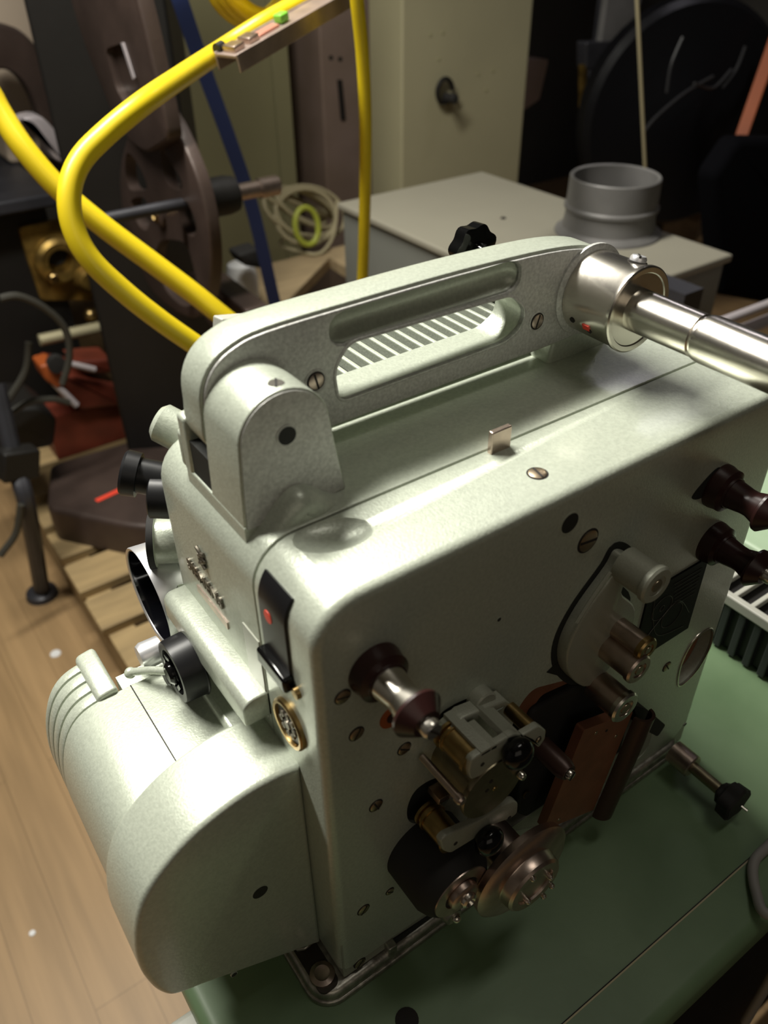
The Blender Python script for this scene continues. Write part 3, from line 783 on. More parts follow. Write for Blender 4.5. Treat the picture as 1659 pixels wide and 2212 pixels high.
# ================================================================== TABLE
tb = thing('workbench', 'worn green linoleum-topped work table under the projector', 'table', (.3,.25,ZF))
TX0, TX1, TY0, TY1 = -.0755, .72, -.117, .205
mb = MB().prism(rrect(TX0, TY0, TX1, TY1, .012), 2, ZT-.028, ZT, bev_b=.008, bev_a=.003, seg=4); make('table_top', mb, tableg, tb)
mb = MB().box((TX0+.004,-.0852,ZT-.001),(TX1-.004,-.0846,ZT+.0004)); mb.mi = 1; mb.box((TX0+.004,-.0861,ZT-.001),(TX1-.004,-.0852,ZT+.0003)); make('edge_strip', mb, [slotm, strip], tb)
q = T(866,2198,ZT); mb = MB().lathe((q[0]+.002,q[1]-.003,ZT), (0,0,1), [(-.002,.0068),(.0006,.0066),(.0006,0)], 20); make('table_plug', mb, slotm, tb)
mb = MB().box((TX0-.016,-.06,ZT-.075),(TX0+.01,.056,ZT-.028)); make('side_rail', mb, bone, tb, bevel=.004)
mb = MB().box((TX0+.02,TY0+.035,ZF+.05),(TX1-.03,TY0+.055,ZT-.028)); make('added_dark_panel', mb, irond, tb)  # dark panel added to hide the lit floor under the table
for x in (TX0+.05, TX1-.06):
    for y in (TY0+.08, TY1-.06):
        mb = MB().box((x-.02,y-.02,ZF),(x+.02,y+.02,ZT-.028)); make('table_leg', mb, irond, tb, bevel=.003)

# ventilated case at the right end of the table
vc = thing('ventilated_case', 'black case with ribbed vents and pale green lid, right of the film projector', 'metal case', (.52,.1,ZT))
VX, VZ = .396, .061
mb = MB().box((VX+.006,-.10,ZT),(VX+.26,.20,VZ-.008)); make('case_body', mb, irond, vc, bevel=.003)
for k in range(21):
    y = -.095 + k*.0138; mb = MB().box((VX,y,ZT+.002),(VX+.007,y+.0062,VZ-.010)); make('side_rib', mb, greyd, vc, bevel=.001)
mb = MB().box((VX-.002,-.102,VZ-.009),(VX+.0045,.202,VZ+.001)); make('frame_edge', mb, bone, vc, bevel=.0015)
for k in range(19):
    y = -.096 + k*.0155; mb = MB().box((VX+.004,y,VZ-.006),(VX+.062,y+.0042,VZ)); make('grille_bar', mb, bone, vc, bevel=.001)
mb = MB().box((VX+.062,-.102,VZ-.009),(VX+.264,.202,VZ+.004)); make('case_lid', mb, greent, vc, bevel=.004)

# grey cable over the front edge on the right
p = [P(1700,1790,2,ZT+.0035), P(1655,1832,2,ZT+.0035), P(1632,1850,1,-.112), P(1624,1885,1,-.124), P(1632,1935,1,-.135), P(1662,1985,1,-.145), P(1720,2060,1,-.15)]
p = [P(1760,1745,2,ZT+.0045), P(1700,1790,2,ZT+.0045), P(1655,1832,2,ZT+.0045), P(1632,1856,2,ZT+.0045), P(1626,1886,2,ZT+.0045), P(1634,1930,2,ZT+.0055), P(1652,1972,2,ZT+.009)]
e = p[-1]; p += [Vector((e.x+.012, -.1245, ZT+.006)), Vector((e.x+.020, -.1290, ZT-.020)), Vector((e.x+.030, -.1280, ZT-.16))]
o = make('power_cable', MB().tube(p, .0033), greyc); tag(o, 'grey cable hanging over the front edge of the green table', 'cable')

# ================================================================== FLOOR, ROOM
X0, X1, Y0, Y1, ZC = -1.6, 3.4, -2.2, 3.0, 1.75
struct('floor', MB().box((X0,Y0,ZF-.05),(X1,Y1,ZF)), floorm)
struct('wall_back', MB().box((X0,Y1,ZF),(X1,Y1+.05,ZC)), wallm)
struct('wall_right', MB().box((X1,Y0,ZF),(X1+.05,Y1,ZC)), wallm)
struct('wall_left', MB().box((X0-.05,Y0,ZF),(X0,Y1,ZC)), wallm)
struct('wall_front', MB().box((X0,Y0-.05,ZF),(X1,Y0,ZC)), wallm)
struct('ceiling', MB().box((X0,Y0,ZC),(X1,Y1,ZC+.05)), ceilm)

o = make('floor_mat', MB().prism(rrect(-.02,-1.5,1.6,-.16,.03), 2, ZF, ZF+.012, bev_b=.004), mat('floor_darkening_black', (.010,.009,.008), .8, 0, .3, 90)); tag(o, 'added black mat that darkens the floor in front of the green table', 'mat')  # added dark sheet that keeps the floor beside the table black
# pallet
pl = thing('wooden_pallet', 'slatted pine pallet on the floor behind the table', 'pallet', (.55,1.3,ZF))
y = .775
while y < 1.70:
    mb = MB().box((.098+random.uniform(-.004,.004),y,ZP-.02),(.74,y+.098,ZP)); o = make('deck_board', mb, woodp, pl, bevel=.002)
    y += .1265
for x in (.105,.40,.685):
    mb = MB().box((x,.78,ZF+.0),(x+.05,1.74,ZP-.02)); make('stringer', mb, woodp, pl)
# floor specks
for q in ((120,1412),(70,2016)):
    c = T(*q, ZF); o = make('paper_scrap', MB().lathe((c[0],c[1],ZF), (0,0,1), [(0,.011 if q[1] < 1700 else .005),(.0015,.010 if q[1] < 1700 else .0045),(.0015,0)], 10), white)
    tag(o, 'small white scrap on the wooden floor beside the pallet' if q[1] < 1700 else 'small white scrap on the wooden floor left of the projector', 'scrap')

# ================================================================== IRON STAND WITH FLYWHEEL
st = thing('flywheel_stand', 'dark brown iron machine stand with spoked flywheel, standing on the pallet', 'machine', (.35,1.35,ZP))
mb = MB().prism(roundpoly([(.112,1.355),(.232,1.195),(.285,1.150),(.50,1.23),(.50,1.50),(.17,1.52)], .025), 2, ZP, -.518, bev_b=.012, seg=4); foot = make('foot_casting', mb, iron, st)
a, b = P(208,1082,2,-.517), P(262,1057,2,-.517)
d = (b-a); mb = MB().obox((a+b)/2, (d.length/2,.006,.0006), Matrix.Rotation(math.atan2(d.y,d.x),3,'Z')); make('red_paint_stroke', mb, redm, foot)
L, Rr = Vector((.335,1.47)), Vector((.54,1.36)); dn = (Rr-L).normalized(); nb = Vector((-dn.y, dn.x))
mb = MB().prism([tuple(L), tuple(Rr), tuple(Rr+nb*.25), tuple(L+nb*.25)], 2, -.60, .85); make('column', mb, irond, st, bevel=.008)
XW = .40
def WP(pts, x=XW): return [S(px, py, x) for px, py in pts]
out = smoothpoly(WP([(318,225),(285,270),(263,335),(258,400),(268,480),(292,555),(325,625),(370,668),(415,688),(442,660),(455,590),(450,500),(432,410),(405,335),(372,265),(345,230)]), 5)
mb = MB().prism(out, 0, XW, XW+.020, bev_a=.005, seg=3); wh = make('flywheel', mb, iron, st)
for h in ([(275,330),(300,358),(318,405),(300,412),(280,408),(271,370)], [(284,432),(312,428),(322,465),(318,496),(302,490),(290,462)],
          [(347,318),(366,345),(392,392),(388,412),(362,398),(350,360)], [(386,438),(406,440),(424,490),(416,512),(396,492)],
          [(346,522),(375,518),(402,530),(420,585),(428,640),(400,662),(365,635),(343,590),(335,555)]):
    cut(wh, MB().prism(smoothpoly(WP(h), 4), 0, XW-.05, XW+.12))
armp = roundpoly(WP([(150,-60),(300,-60),(330,60),(372,250),(380,300),(330,330),(290,300),(255,240),(195,90)], XW-.012), .02)
mb = MB().prism(armp, 0, XW-.024, XW-.001, bev_a=.005); ar = make('wheel_arm', mb, iron, st)
slot_ = roundpoly(WP([(228,105),(265,92),(300,175),(308,225),(275,235),(250,190)], XW-.024), .012)
cut(ar, MB().prism(slot_, 0, XW-.06, XW-.012))
mb = MB().prism(roundpoly(WP([(262,92),(267,92),(292,168),(288,172)], XW-.0245), .001), 0, XW-.0255, XW-.024); make('arm_edge_highlight', mb, lilac, ar)  # pale strip painted as the highlight beside the arm slot
c = Vector((XW-.002, *S(348,463,XW)))
mb = MB().lathe(c, (-1,0,0), [(-.03,.020),(.004,.020),(.008,.014),(.008,0)], 32); make('wheel_hub', mb, iron, wh)
mb = MB().lathe(c+Vector((-.006,0,0)), (-1,0,0), [(0,.0125),(.005,.0125),(.006,.007),(.002,.006),(.002,0)], 6, flute=None); make('hub_nut', mb, brass, wh)
sp_ = Vector((XW+.04, *S(445,430,XW+.04)))
mb = MB().lathe(sp_, (1,0,0), [(-.03,.030),(.035,.030),(.050,.027),(.053,.018),(.053,0)], 32); make('shaft_bearing', mb, irond, st)
mb = MB().lathe(sp_+Vector((.053,0,0)), (1,0,0), [(-.08,.013),(.040,.013),(.042,.016),(.075,.016),(.078,.013),(.078,0)], 28); make('shaft_end', mb, warmst, st)
mb = MB().cyl((.27,sp_.y,sp_.z), (1,0,0), .15, .009); make('drive_shaft', mb, greyd, st)
mb = MB().prism(roundpoly(WP([(430,590),(465,575),(580,660),(560,700),(500,700)], XW+.09), .01), 0, XW+.05, XW+.09, bev_a=.004); make('side_bracket', mb, iron, st)

# second stand at the far left (curved iron arms)
cs = thing('curved_iron_bracket', 'dark brown curved iron casting at the upper left edge', 'machine part', (.1,1.5,ZF))
ys = 1.95
poly = smoothpoly([F(*p, ys) for p in [(-60,60),(20,55),(75,95),(125,180),(150,300),(165,400),(110,400),(95,290),(60,190),(10,150),(-60,160)]], 5)
mb = MB().prism(poly, 1, ys, ys+.05, bev_a=.008); make('arm_casting', mb, iron, cs)
q_ = F(110,385,ys); q2 = F(170,385,ys); BZB = P(40,430,1,1.80).z
mb = MB().box((q_[0],ys-.01,BZB),(q2[0],ys+.06,q_[1]+.05)); make('arm_foot', mb, iron, cs, bevel=.006)
# black bench on the left with grey top
bz = P(40,430,1,1.80).z
bb = thing('black_cabinet_bench', 'black bench with grey steel top and a dull gold mechanism on its front', 'bench', (.0,1.8,ZF))
mb = MB().box((-.60,1.80,bz-.03),(.40,2.30,bz)); make('bench_top', mb, greyd, bb, bevel=.006)
mb = MB().box((-.58,1.86,ZF),(.38,2.25,bz-.03)); make('bench_body', mb, irond, bb)
# brass mechanism on the bench front
yb = 1.845
mb = MB().prism(roundpoly([F(40,492,yb), F(140,472,yb), F(215,484,yb), F(232,640,yb), F(205,650,yb), F(90,650,yb), F(60,560,yb)], .01), 1, yb, yb+.015, bev_a=.003); bp_ = make('mechanism_plate', mb, brassy, bb)
k = fr(125,560,yb); mb = MB().lathe(k, FY, [(0,.058),(.020,.055),(.028,.045),(.026,.030),(.006,.028),(.006,0)], 36); make('ring_housing', mb, brassy, bp_)
k = fr(118,545,yb-.006); mb = MB().lathe(k, FY, [(0,.030),(.0022,.030)], 28); make('ring_bore', mb, darkin, bp_)
k = fr(105,590,yb); mb = MB().cyl(k, FY, .05, .012, .003); make('brass_tap', mb, brass, bp_)
k = fr(180,595,yb); mb = MB().lathe(k, FY, [(0,.035),(.03,.032),(.05,.020),(.05,0)], 28); make('cone_fitting', mb, brassy, bp_)
k = fr(205,620,yb); mb = MB().cyl(k, FY, .055, .012, .003); make('brass_tap', mb, brass, bp_)
k = fr(187,672,yb); mb = MB().ball(k+Vector((0,-.03,0)), .018); make('brass_ball', mb, brass, bp_)
a, b = fr(85,735,1.78), fr(225,705,1.78); mb = MB().tube([a,b], .014, smooth=False); make('brass_pipe', mb, strip, bp_)
# pale housings
o = make('beige_housing', MB().prism(roundpoly([F(-60,-80,2.1), F(85,-80,2.1), F(92,60,2.1), (F(92,60,2.1)[0], bz), (F(-60,60,2.1)[0], bz)], .02), 1, 2.10, 2.2, bev_a=.01), beigew); tag(o, 'beige housing above the curved iron bracket at the upper left corner', 'housing')
w_ = 1.86
mb = MB().prism(smoothpoly([F(30,255,w_), F(75,245,w_), F(110,275,w_), F(132,310,w_), F(130,345,w_), F(112,340,w_), F(98,318,w_), F(85,300,w_), F(60,268,w_)], 4), 1, w_-.03, w_+.02, bev_a=.008)
o = make('white_spout', mb, lilac); tag(o, 'shiny whitish metal spout beside the yellow hose at left', 'spout')
# red machine on the pallet
rm_ = thing('red_pump', 'small red-painted pump machine among dark cables at left', 'pump', (.2,1.75,ZP))
yr = 1.66
mb = MB().prism(roundpoly([F(120,800,yr), F(250,825,yr), F(258,870,yr), F(170,880,yr), F(130,850,yr)], .01), 1, yr-.02, yr+.12, bev_a=.008); make('pump_body', mb, redo, rm_)
mb = MB().prism(roundpoly([F(68,770,yr), F(100,762,yr), F(125,805,yr), F(108,820,yr), F(80,800,yr)], .008), 1, yr-.06, yr, bev_a=.006); make('pump_head', mb, orange, rm_)
mb = MB().prism(roundpoly([F(150,775,yr), F(235,768,yr), F(240,800,yr), F(180,800,yr)], .008), 1, yr-.02, yr+.06, bev_a=.006); make('pump_motor', mb, redo, rm_)
k = fr(118,782,yr-.05); mb = MB().lathe(k, FY, [(0,.020),(.02,.020),(.022,0)], 20); make('pump_knob', mb, rubber, rm_)
a, b = fr(112,822,yr-.05), fr(165,875,yr-.05); mb = MB().tube([a,b], .008, smooth=False); make('bright_rod', mb, lilac, rm_)
a, b = fr(150,785,yr-.04), fr(205,798,yr-.04); mb = MB().tube([a,b], .007, smooth=False); make('steel_pin', mb, lilac, rm_)
q0 = fr(190,880,yr); mb = MB().box((max(q0.x-.10,.10),yr,ZP),(q0.x+.10,yr+.10,max(q0.z,ZP+.03))); make('pump_base', mb, redo, rm_)
# black box, dark post, cables
o = make('black_box', MB().prism(roundpoly([F(-40,885,1.42), F(90,880,1.42), F(125,905,1.42), F(118,965,1.42), F(20,985,1.42), F(-40,975,1.42)], .012), 1, 1.42, 1.55, bev_a=.01), irond); tag(o, 'black box on the boards at the left edge', 'box')
pp = thing('dark_post', 'dark grey leaning post in front of the brown iron foot at left', 'post', (.0,1.25,ZF))
a = fr(-8,830,1.33); b = fr(35,1010,1.27); c_ = fr(60,1100,1.24); d_ = P(92,1285,2,ZF)
mb = MB().tube([a,b,c_,d_], .017, 10); make('post_shaft', mb, greyd, pp)
mb = MB().lathe(d_, (0,0,1), [(0,.035),(.012,.032),(.02,.018),(.02,0)], 20); make('post_foot', mb, greyd, pp)
mb = MB().obox(fr(38,1000,1.265), (.035,.02,.03), Euler((0,.3,.2)).to_matrix()); make('post_clamp', mb, irond, pp, bevel=.005)
cbl = [([(0,645),(40,640),(95,665),(140,710),(150,770),(135,830)], 1.35), ([(-10,900),(20,860),(55,800),(62,740)], 1.38), ([(5,905),(60,870),(110,862),(150,870)], 1.40), ([(45,1090),(35,1150),(8,1190),(0,1200)], 1.22)]
lbl = ['dark cable arching over the red pump at left','dark cable rising beside the black box at left','dark cable lying level above the black box','dark cable loop hanging by the floor at the left edge']
for (pts, y), l in zip(cbl, lbl):
    ps = [fr(px, py, y) for px, py in pts]
    o = make('loose_cable', MB().tube(ps, .007, 8), blackc); tag(o, l, 'cable')

# ================================================================== YELLOW HOSES, RAIL, STRAP
YH = .62
def hose(name, pts, label, r=.0068):
    o = make(name, MB().tube(pts, r, 16), yellow); return tag(o, label, 'hose')
hose('yellow_hose', [fr(660,0,.78), fr(570,50,.765), fr(482,106,.76), fr(400,160,.70), fr(310,222,.63), fr(225,292,.61), fr(172,350,.60), fr(150,415,.59), fr(158,490,.58), fr(195,560,.57), fr(270,632,.56), (fr(350,695,.55)), fr(432,752,.54), fr(500,800,.53), fr(560,845,.525), fr(625,1000,.53), fr(640,1250,.54), fr(640,1500,.55), Vector((fr(640,1500,.55).x, .56, ZF+.30)), Vector((fr(640,1500,.55).x+.02, .60, ZF+.012)), Vector((fr(640,1500,.55).x+.15, .68, ZF+.012))], 'yellow hose bent in a tight loop left of the handle', .0105)
hose('yellow_hose', [fr(-330,-420,.92), fr(-170,-60,.84), fr(-60,140,.80), fr(-20,205,.79), fr(5,250,.78), fr(55,325,.76), fr(130,410,.74), fr(225,490,.72), fr(330,568,.70), fr(420,635,.68), fr(492,692,.66), fr(570,750,.64), fr(640,810,.62), fr(700,1000,.61), fr(720,1250,.61), Vector((fr(720,1250,.61).x, .61, ZF+.30)), Vector((fr(720,1250,.61).x+.03, .62, ZF+.014)), Vector((fr(720,1250,.61).x+.20, .66, ZF+.014))], 'yellow hose running straight from the left edge down behind the handle', .0120)
hose('yellow_hose', [fr(760,-420,.70), fr(766,-60,.70), fr(771,0,.70), fr(783,120,.71), fr(789,250,.72), fr(789,400,.73), fr(786,520,.74), fr(783,610,.75), fr(780,700,.76), fr(780,900,.76), fr(780,1150,.75), Vector((fr(780,1150,.75).x, .75, ZF+.25)), Vector((fr(780,1150,.75).x+.02, .73, ZF+.009)), Vector((fr(780,1150,.75).x+.14, .70, ZF+.009))], 'yellow hose hanging nearly upright before the pink cabinet', .0078)
# coil hanging on the rail
mb = MB()
cc = fr(560,-72,.83)
for k in range(3):
    pts = []
    for i in range(33):
        a = tau*i/32; pts.append(cc + Vector((cos(a)*.055 + .0*k, .022*k-.022, 0)) + Vector((0,0,sin(a)*(.050+.003*k))))
    mb.tube(pts, .0105, 12, smooth=False)
o = make('yellow_hose_coil', mb, yellow); tag(o, 'coil of yellow hose at the top, hanging over the copper rail', 'hose')
rl = thing('copper_rail', 'copper-coloured metal rail end with bolts slanting across the top', 'rail', fr(590,75,.72))
a, b = fr(488,122,.70), fr(720,-10,.76); b = a + (b-a)*3.2
d = (b-a).normalized(); zz = Vector((0,0,1)); sd = d.cross(zz).normalized(); upv = sd.cross(d)
Mr = Matrix((d, sd, upv)).transposed()
Lr = (b-a).length
mb = MB().obox((a+b)/2, (Lr/2,.016,.0018), Mr); mb.obox((a+b)/2-upv*.006+sd*.0155, (Lr/2,.0012,.009), Mr); mb.obox((a+b)/2-upv*.006-sd*.0155, (Lr/2,.0012,.009), Mr); make('rail_channel', mb, mat('pinkish_steel', (.46,.36,.31), .35, .55, .1, 80, .25, 40), rl, bevel=.0008)
mb = MB().obox(a+d*.014+upv*.004, (.008,.009,.004), Mr); mb.obox(a+d*.038+upv*.004, (.008,.009,.004), Mr); make('clamp_block', mb, warmst, rl, bevel=.001)
mb = MB().obox(a+d*.066+upv*.0025, (.017,.006,.002), Mr); make('copper_tab', mb, mat('bright_copper', (.72,.33,.24), .35, .5), rl, bevel=.001)
mb = MB().obox(a+d*.094+upv*.007, (.007,.006,.0045), Mr); make('green_tip', mb, greenp, rl, bevel=.002)
mb = MB().lathe(a+d*.004+sd*(-.016)+upv*.004, d, [(0,.006),(.010,.006),(.010,0)], 18); make('rail_bolt', mb, irond, rl)
# blue strap
ps = [fr(380,-30,1.28), fr(392,10,1.28), fr(440,150,1.30), fr(495,300,1.32), fr(545,450,1.34), fr(590,640,1.36), fr(612,730,1.37)]
sp = spline(ps); mb = MB(); wv = []
for i, p in enumerate(sp):
    t = (sp[min(i+1,len(sp)-1)]-sp[max(i-1,0)]).normalized(); side = t.cross(Vector((-.35,-1,.5))).normalized()
    hw = .0135; nn = t.cross(side)*.0012
    wv.append([mb.bm.verts.new(p+side*hw+nn), mb.bm.verts.new(p-side*hw+nn), mb.bm.verts.new(p-side*hw-nn), mb.bm.verts.new(p+side*hw-nn)])
for A, B in zip(wv, wv[1:]):
    for k in range(4): mb.bm.faces.new([A[k], A[(k+1)%4], B[(k+1)%4], B[k]])
mb.bm.faces.new(wv[0]); mb.bm.faces.new(wv[-1][::-1])
o = make('blue_strap', mb, bluem); tag(o, 'dark blue webbing strap hanging before the cream panel', 'strap')

# ================================================================== CABINETS
HC = 1.2
def cabinet(name, label, x0, x1, y0, y1, m, z1=HC):
    t = thing(name, label, 'cabinet', ((x0+x1)/2, (y0+y1)/2, ZF))
    mb = MB().box((x0,y0,ZF),(x1,y1,z1)); make('cabinet_case', mb, m, t, bevel=.006); return t
YA, YC = 2.12, 1.76
xl = F(355,0,YA)[0]; xr = F(648,420,YA)[0]
ca_ = cabinet('cream_panel_cabinet', 'cream-painted steel cabinet behind the blue strap', xl-.05, xr-.015, YA, YA+.3, creamd)
mb = MB().box((xr-.065,YA-.012,ZF+.02),(xr-.012,YA,HC)); make('edge_fold', mb, creamd, ca_, bevel=.004)
xp0 = F(703,330,2.06)[0]; xp1 = F(800,330,2.06)[0]
pc = cabinet('pink_cabinet', 'pinkish-brown narrow cabinet with a dark handle slot', xp0, xp1+.05, 2.06, 2.3, pinkm)
mb = MB().prism(roundpoly([F(728,172,2.059), F(738,172,2.059), F(746,258,2.059), F(736,260,2.059)], .003), 1, 2.056, 2.06); make('handle_slot', mb, slotm, pc)
for q in ((715,125),(735,128)):
    k = fr(*q, 1.879); mb = MB().lathe(k, FY, [(-.002,.006),(.002,.006)], 14); make('rivet_hole', mb, slotm, pc)
# cream cabinet with the ring latch
xc0 = F(868,300,YC)[0]; xc1 = F(1132,250,YC)[0]
cc_ = cabinet('cream_cabinet', 'tall cream steel cabinet with a black ring latch behind the grey box', xc0, xc1, YC, S(800,300,xc0)[0], cream)
k = fr(955,195,YC)
mb = MB(); mb.tube([k+Vector((.026*cos(tau*i/24), -.012, .030*sin(tau*i/24))) for i in range(22)], .006, 8, smooth=False)
rg = make('ring_latch', mb, irond, cc_)
mb = MB().cyl(k+Vector((.012,0,-.018)), FY, .045, .012, .002); make('latch_bolt', mb, rubber, cc_)
mb = MB().cyl(k+Vector((.038,0,-.018)), FY, .018, .007, .002); make('latch_pin', mb, irond, cc_)
for q in ((930,75),(957,70),(948,128),(1033,160),(1065,153),(1050,195),(835,80),(833,112)):
    k = fr(*q, YC); 
    if q[0] > 860:
        mb = MB().lathe(k, FY, [(-.002,.0042),(.0012,.0042)], 12); make('rivet_hole', mb, creamd, cc_)

# grey box with duct collar
gb = thing('equipment_box', 'grey-beige metal equipment box with round duct collar behind the projector', 'equipment box', (1.0,.95,-.22))
GX0, GX1, GY0, GY1 = .812, 1.20, .613, 1.277
mb = MB().box((GX0+.008,GY0+.008,-.262),(GX1-.008,GY1-.008,-.012)); make('box_case', mb, boxs, gb, bevel=.004)
mb = MB().box((GX0,GY0,-.014),(GX1,GY1,0)); make('box_lid', mb, boxm, gb, bevel=.004)
c = Vector((*T(1312,500,0), 0))
mb = MB().lathe(c, (0,0,1), [(-.002,.098),(.004,.096),(.012,.084),(.030,.081),(.042,.081),(.045,.0845),(.050,.0845),(.053,.081),(.098,.080),(.100,.078),(.098,.073),(.01,.070),(.01,0)], 56); make('duct_collar', mb, collarm, gb)
k = T(1087,472,0); mb = MB().lathe((k[0],k[1],0), (0,0,1), [(-.001,.0055),(.002,.005),(.002,0)], 14); make('lid_screw', mb, irond, gb)
a, b = P(1388,604,2,.001), P(1418,587,2,.001); d = b-a
mb = MB().obox((a+b)/2, (d.length/2,.004,.0015), Matrix.Rotation(math.atan2(d.y,d.x),3,'Z')); make('lid_slot', mb, slotm, gb)
# wooden bench under box
wb = thing('wooden_bench', 'rough wooden bench top holding the cable coil and grey box', 'bench', (.95,1.1,ZF))
BZ = -.262
pA, pB = T(712,556,BZ), T(600,672,BZ)
poly = [pA, pB, (pB[0]-.05, pB[1]+.06), (.76,1.70), (1.24,1.70), (1.24,.62), (.95,.62)]
mb = MB().prism(poly, 2, BZ-.03, BZ); make('bench_top', mb, woodb, wb, bevel=.002)
for q in ((1.20,1.66),(1.20,.66),(.99,.72),(.81,1.64)):
    mb = MB().box((q[0]-.03,q[1]-.03,ZF),(q[0]+.03,q[1]+.03,BZ-.03)); make('bench_leg', mb, woodb, wb)
# coil of beige cable
mb = MB(); k = Vector((*T(660,520,BZ), BZ))
for i in range(6):
    pts = []
    rr = .070+.009*(i%3); zc = .074 + .003*i
    for j in range(25):
        a = tau*j/24
        pts.append(k + Vector((cos(a+.3*i)*rr*(1.3+.08*(i%2))+(.014 if i%2 else -.010), .013*i-.03+.034*sin(a+.5*i), zc+sin(a)*rr*(.90-.07*(i%3)))))
    mb.tube(pts, .0062, 8, smooth=False)
q1 = [fr(655,560,1.33)] 
mb.tube([k+Vector((.09,-.03,.10)), k+Vector((.05,-.07,.03)), k+Vector((-.02,-.12,.0065)), k+Vector((-.06,-.10,.0065)), k+Vector((-.08,0,.0065)), k+Vector((0,.06,.008))], .005, 8)
o = make('cable_coil', mb, ropem); tag(o, 'coil of beige cable standing on the wooden bench by the grey box', 'cable')
mb = MB(); k2 = k + Vector((-.05,-.10,.075))
mb.tube([k2 + Vector((.034*cos(tau*i/24), .01*sin(tau*i/24), .045*sin(tau*i/24))) for i in range(25)], .0075, 8, smooth=False)
o = make('earth_wire_loop', mb, greenc); tag(o, 'green and yellow wire loop in front of the beige cable coil', 'cable')
k = fr(512,505,1.50); o = make('white_jar', MB().lathe((k.x,k.y,BZ), (0,0,1), [(0,.034),(.07,.036),(.095,.030),(.10,.020),(.10,0)], 24), white); tag(o, 'small white jar beside the blue strap on the bench', 'jar')
o = make('black_pouch', MB().prism(roundpoly([F(505,545,1.42), F(555,530,1.42), F(560,575,1.42), F(520,570,1.42)], .01), 1, 1.40, 1.45, bev_a=.006), rubber); tag(o, 'black pouch lying below the white jar', 'pouch')
o = make('timber_block', MB().box((.67,1.44,BZ-.10),(.82,1.55,BZ-.032)), woodb, bevel=.004); tag(o, 'raw timber block under the bench beside the flywheel', 'timber')

# ================================================================== DARK CORNER, RIGHT
kz = thing('wrapped_reel', 'big black film reel wrapped in plastic in the dark right corner', 'film reel', (2.0,1.6,ZF))
yk = 1.36
k = fr(1475,255,yk+.05)
mb = MB().lathe(k, (-.45,-1,0), [(-.05,.30),(.0,.30),(.02,.285),(.03,.12),(.045,.08),(.045,0)], 48); make('reel_disc', mb, blackpl, kz)
mb = MB()
for pts in ([(1390,285),(1420,250),(1480,200),(1540,165)], [(1440,200),(1450,140),(1475,80)], [(1560,190),(1590,150),(1610,100)], [(1500,180),(1540,190),(1580,150)]):
    mb.tube([fr(px, py, yk-.06) for px, py in pts], .004, 6)
make('plastic_fold', mb, foldm, kz)
mb = MB().box((k.x-.06,k.y+.04,ZF),(k.x+.06,k.y+.14,k.z+.05)); make('reel_post', mb, irond, kz)
gd = thing('grey_bracket', 'dim grey metal bracket with plates hanging in the dark beside the string', 'bracket', fr(1295,200,1.72))
yg = 1.72
mb = MB().prism(roundpoly([F(1320,-60,yg), F(1400,-60,yg), F(1370,75,yg), F(1338,140,yg), F(1290,130,yg), F(1300,80,yg)], .01), 1, yg, yg+.02, bev_a=.004); make('bracket_arm', mb, collarm, gd)
mb = MB().prism(roundpoly([F(1262,90,yg), F(1335,88,yg), F(1338,150,yg), F(1262,150,yg)], .01), 1, yg-.01, yg+.03, bev_a=.004); make('bracket_head', mb, greyd, gd)
for q in ((1268,1300),(1308,1342)):
    mb = MB().prism([F(q[0],150,yg), F(q[1],150,yg), F(q[1]-10,290,yg), F(q[0],290,yg)], 1, yg-.01, yg+.005); make('bracket_plate', mb, greyd, gd, bevel=.003)
mb = MB().prism([F(1255,140,yg), F(1265,140,yg), F(1262,285,yg), F(1255,285,yg)], 1, yg-.005, yg+.01); make('brass_strip', mb, brassy, gd)
k = fr(1330,-10,yg); mb = MB().box((k.x-.02,yg+.02,k.z-.2),(k.x+.04,yg+.05,ZC)); make('bracket_hanger', mb, greyd, gd)
o = make('pinkish_case', MB().prism(roundpoly([F(1128,130,1.90), F(1185,128,1.90), F(1165,215,1.90), F(1128,240,1.90)], .01), 1, 1.90, 2.1), pinkm); tag(o, 'dim pinkish case half hidden behind the tall cream cabinet', 'case')
ps = [fr(1374,-40,1.15), fr(1380,80,1.15), fr(1388,250,1.155), fr(1395,400,1.16), fr(1398,520,1.17)]
o = make('hanging_string', MB().tube(ps, .0042, 8), ropem); tag(o, 'pale string hanging straight down behind the duct collar', 'string')
a, b = fr(1662,120,1.25), fr(1568,390,1.20); d = (a-b)
sd = d.normalized().cross((b-CAM).normalized()).normalized(); Mo = Matrix((d.normalized(), sd, d.normalized().cross(sd))).transposed()
o = make('orange_bar', MB().obox(b + d*1.0, (d.length*1.0,.016,.005), Mo), orange, bevel=.002); tag(o, 'dull orange flat bar leaning at the right edge', 'bar')
yk2 = 1.95
o = make('brown_carton', MB().box((F(1405,400,yk2)[0],yk2,ZF),(F(1530,400,yk2)[0],yk2+.3,F(1450,395,yk2)[1])), cardb, bevel=.004); tag(o, 'brown cardboard carton behind the grey box on the right', 'carton')
k = fr(1490,440,yk2-.02); o = make('brass_fitting', MB().lathe(k, FY, [(-.02,.03),(.0,.034),(.012,.026),(.02,.012),(.02,0)], 20), brassy); tag(o, 'small brassy fitting stuck to the brown carton', 'fitting')
o = make('black_cloth', MB().prism(roundpoly([F(1545,380,.98), F(1600,300,.98), F(1800,300,.98), F(1900,700,.98), F(1560,640,.98)], .02), 1, .98, 1.03, bev_a=.02), clothm); tag(o, 'black cloth hanging in the dark right of the orange bar', 'cloth')
rb_ = thing('lilac_rail', 'pinkish grey metal rail pair at the right edge behind the reel shaft', 'rail', fr(1600,690,.62))
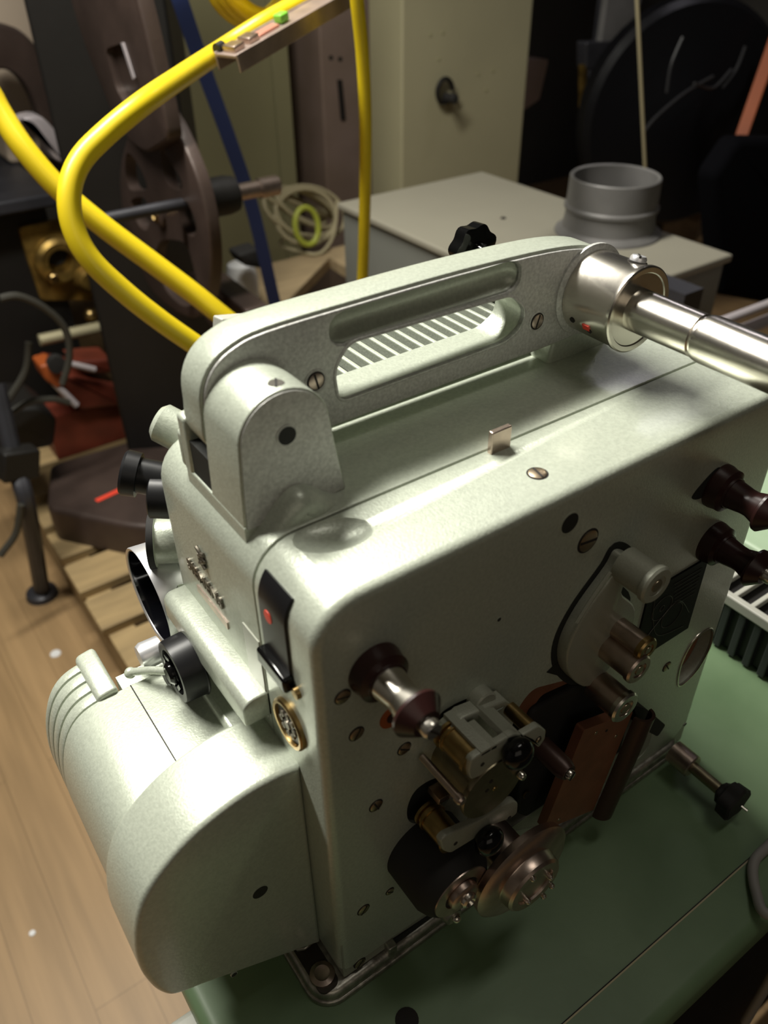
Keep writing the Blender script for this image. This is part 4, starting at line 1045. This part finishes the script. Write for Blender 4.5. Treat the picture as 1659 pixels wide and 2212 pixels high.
for dy in (0, 34):
    a, b = fr(1470,728+dy*1.2,.50), fr(1760,620+dy,.50); mb = MB().tube([a,b], .008 if dy == 0 else .012, 12, smooth=False); make('rail_tube', mb, lilac, rb_)
mb = MB().box((.86,.46,ZF),(.90,.54,.06)); make('rail_post', mb, greyd, rb_)

# ================================================================== LIGHT
def area(name, loc, rot, sx, sy, e, col):
    l = bpy.data.lights.new(name, 'AREA'); l.shape = 'RECTANGLE'; l.size = sx; l.size_y = sy; l.energy = e; l.color = col
    o = bpy.data.objects.new(name, l); C.objects.link(o); o.location = loc; o.rotation_euler = rot; return o
def aim(o, t):
    d = Vector(t) - o.location; o.rotation_euler = d.to_track_quat('-Z', 'Y').to_euler()
k = area('ceiling_tube', (-.12,.86,1.62), (0,0,0), 1.25, .20, 70, (1,.97,.88)); aim(k, (.0,.25,.1))
k = area('far_lilac_fill', (2.2,1.28,1.66), (0,0,0), .5, .3, 2.5, (.95,.90,1))  # unseen light added for a lilac reflection on the top plate
k = area('near_table_fill', (.45,-.18,1.66), (0,0,0), .5, .2, 2.2, (1,.95,.85))  # unseen weak light added for the lit patch on the table
k = area('room_fill', (-.5,-1.5,1.25), (0,0,0), 1.4, 1.0, 2.2, (1,.88,.72)); aim(k, (.2,.4,0))
w = bpy.data.worlds.new('room_air'); SC.world = w; w.use_nodes = True
w.node_tree.nodes['Background'].inputs['Color'].default_value = (.9,.85,.75,1)
w.node_tree.nodes['Background'].inputs['Strength'].default_value = .035

# ================================================================== CAMERA
cd = bpy.data.cameras.new('camera'); co = bpy.data.objects.new('camera', cd); C.objects.link(co)
co.matrix_world = Matrix.Translation(CAM) @ ROT.to_4x4()
cd.sensor_fit = 'VERTICAL'; cd.sensor_height = 36; cd.sensor_width = 27; cd.lens = FPX/2212*36
cd.clip_start = .01; cd.clip_end = 50
cd.dof.use_dof = True; cd.dof.focus_distance = .46; cd.dof.aperture_fstop = 8.5
SC.camera = co
SC.view_settings.view_transform = 'Standard'
SC.view_settings.look = 'None'
SC.view_settings.exposure = 0
SC.cycles.use_denoising = True
SC.cycles.max_bounces = 8
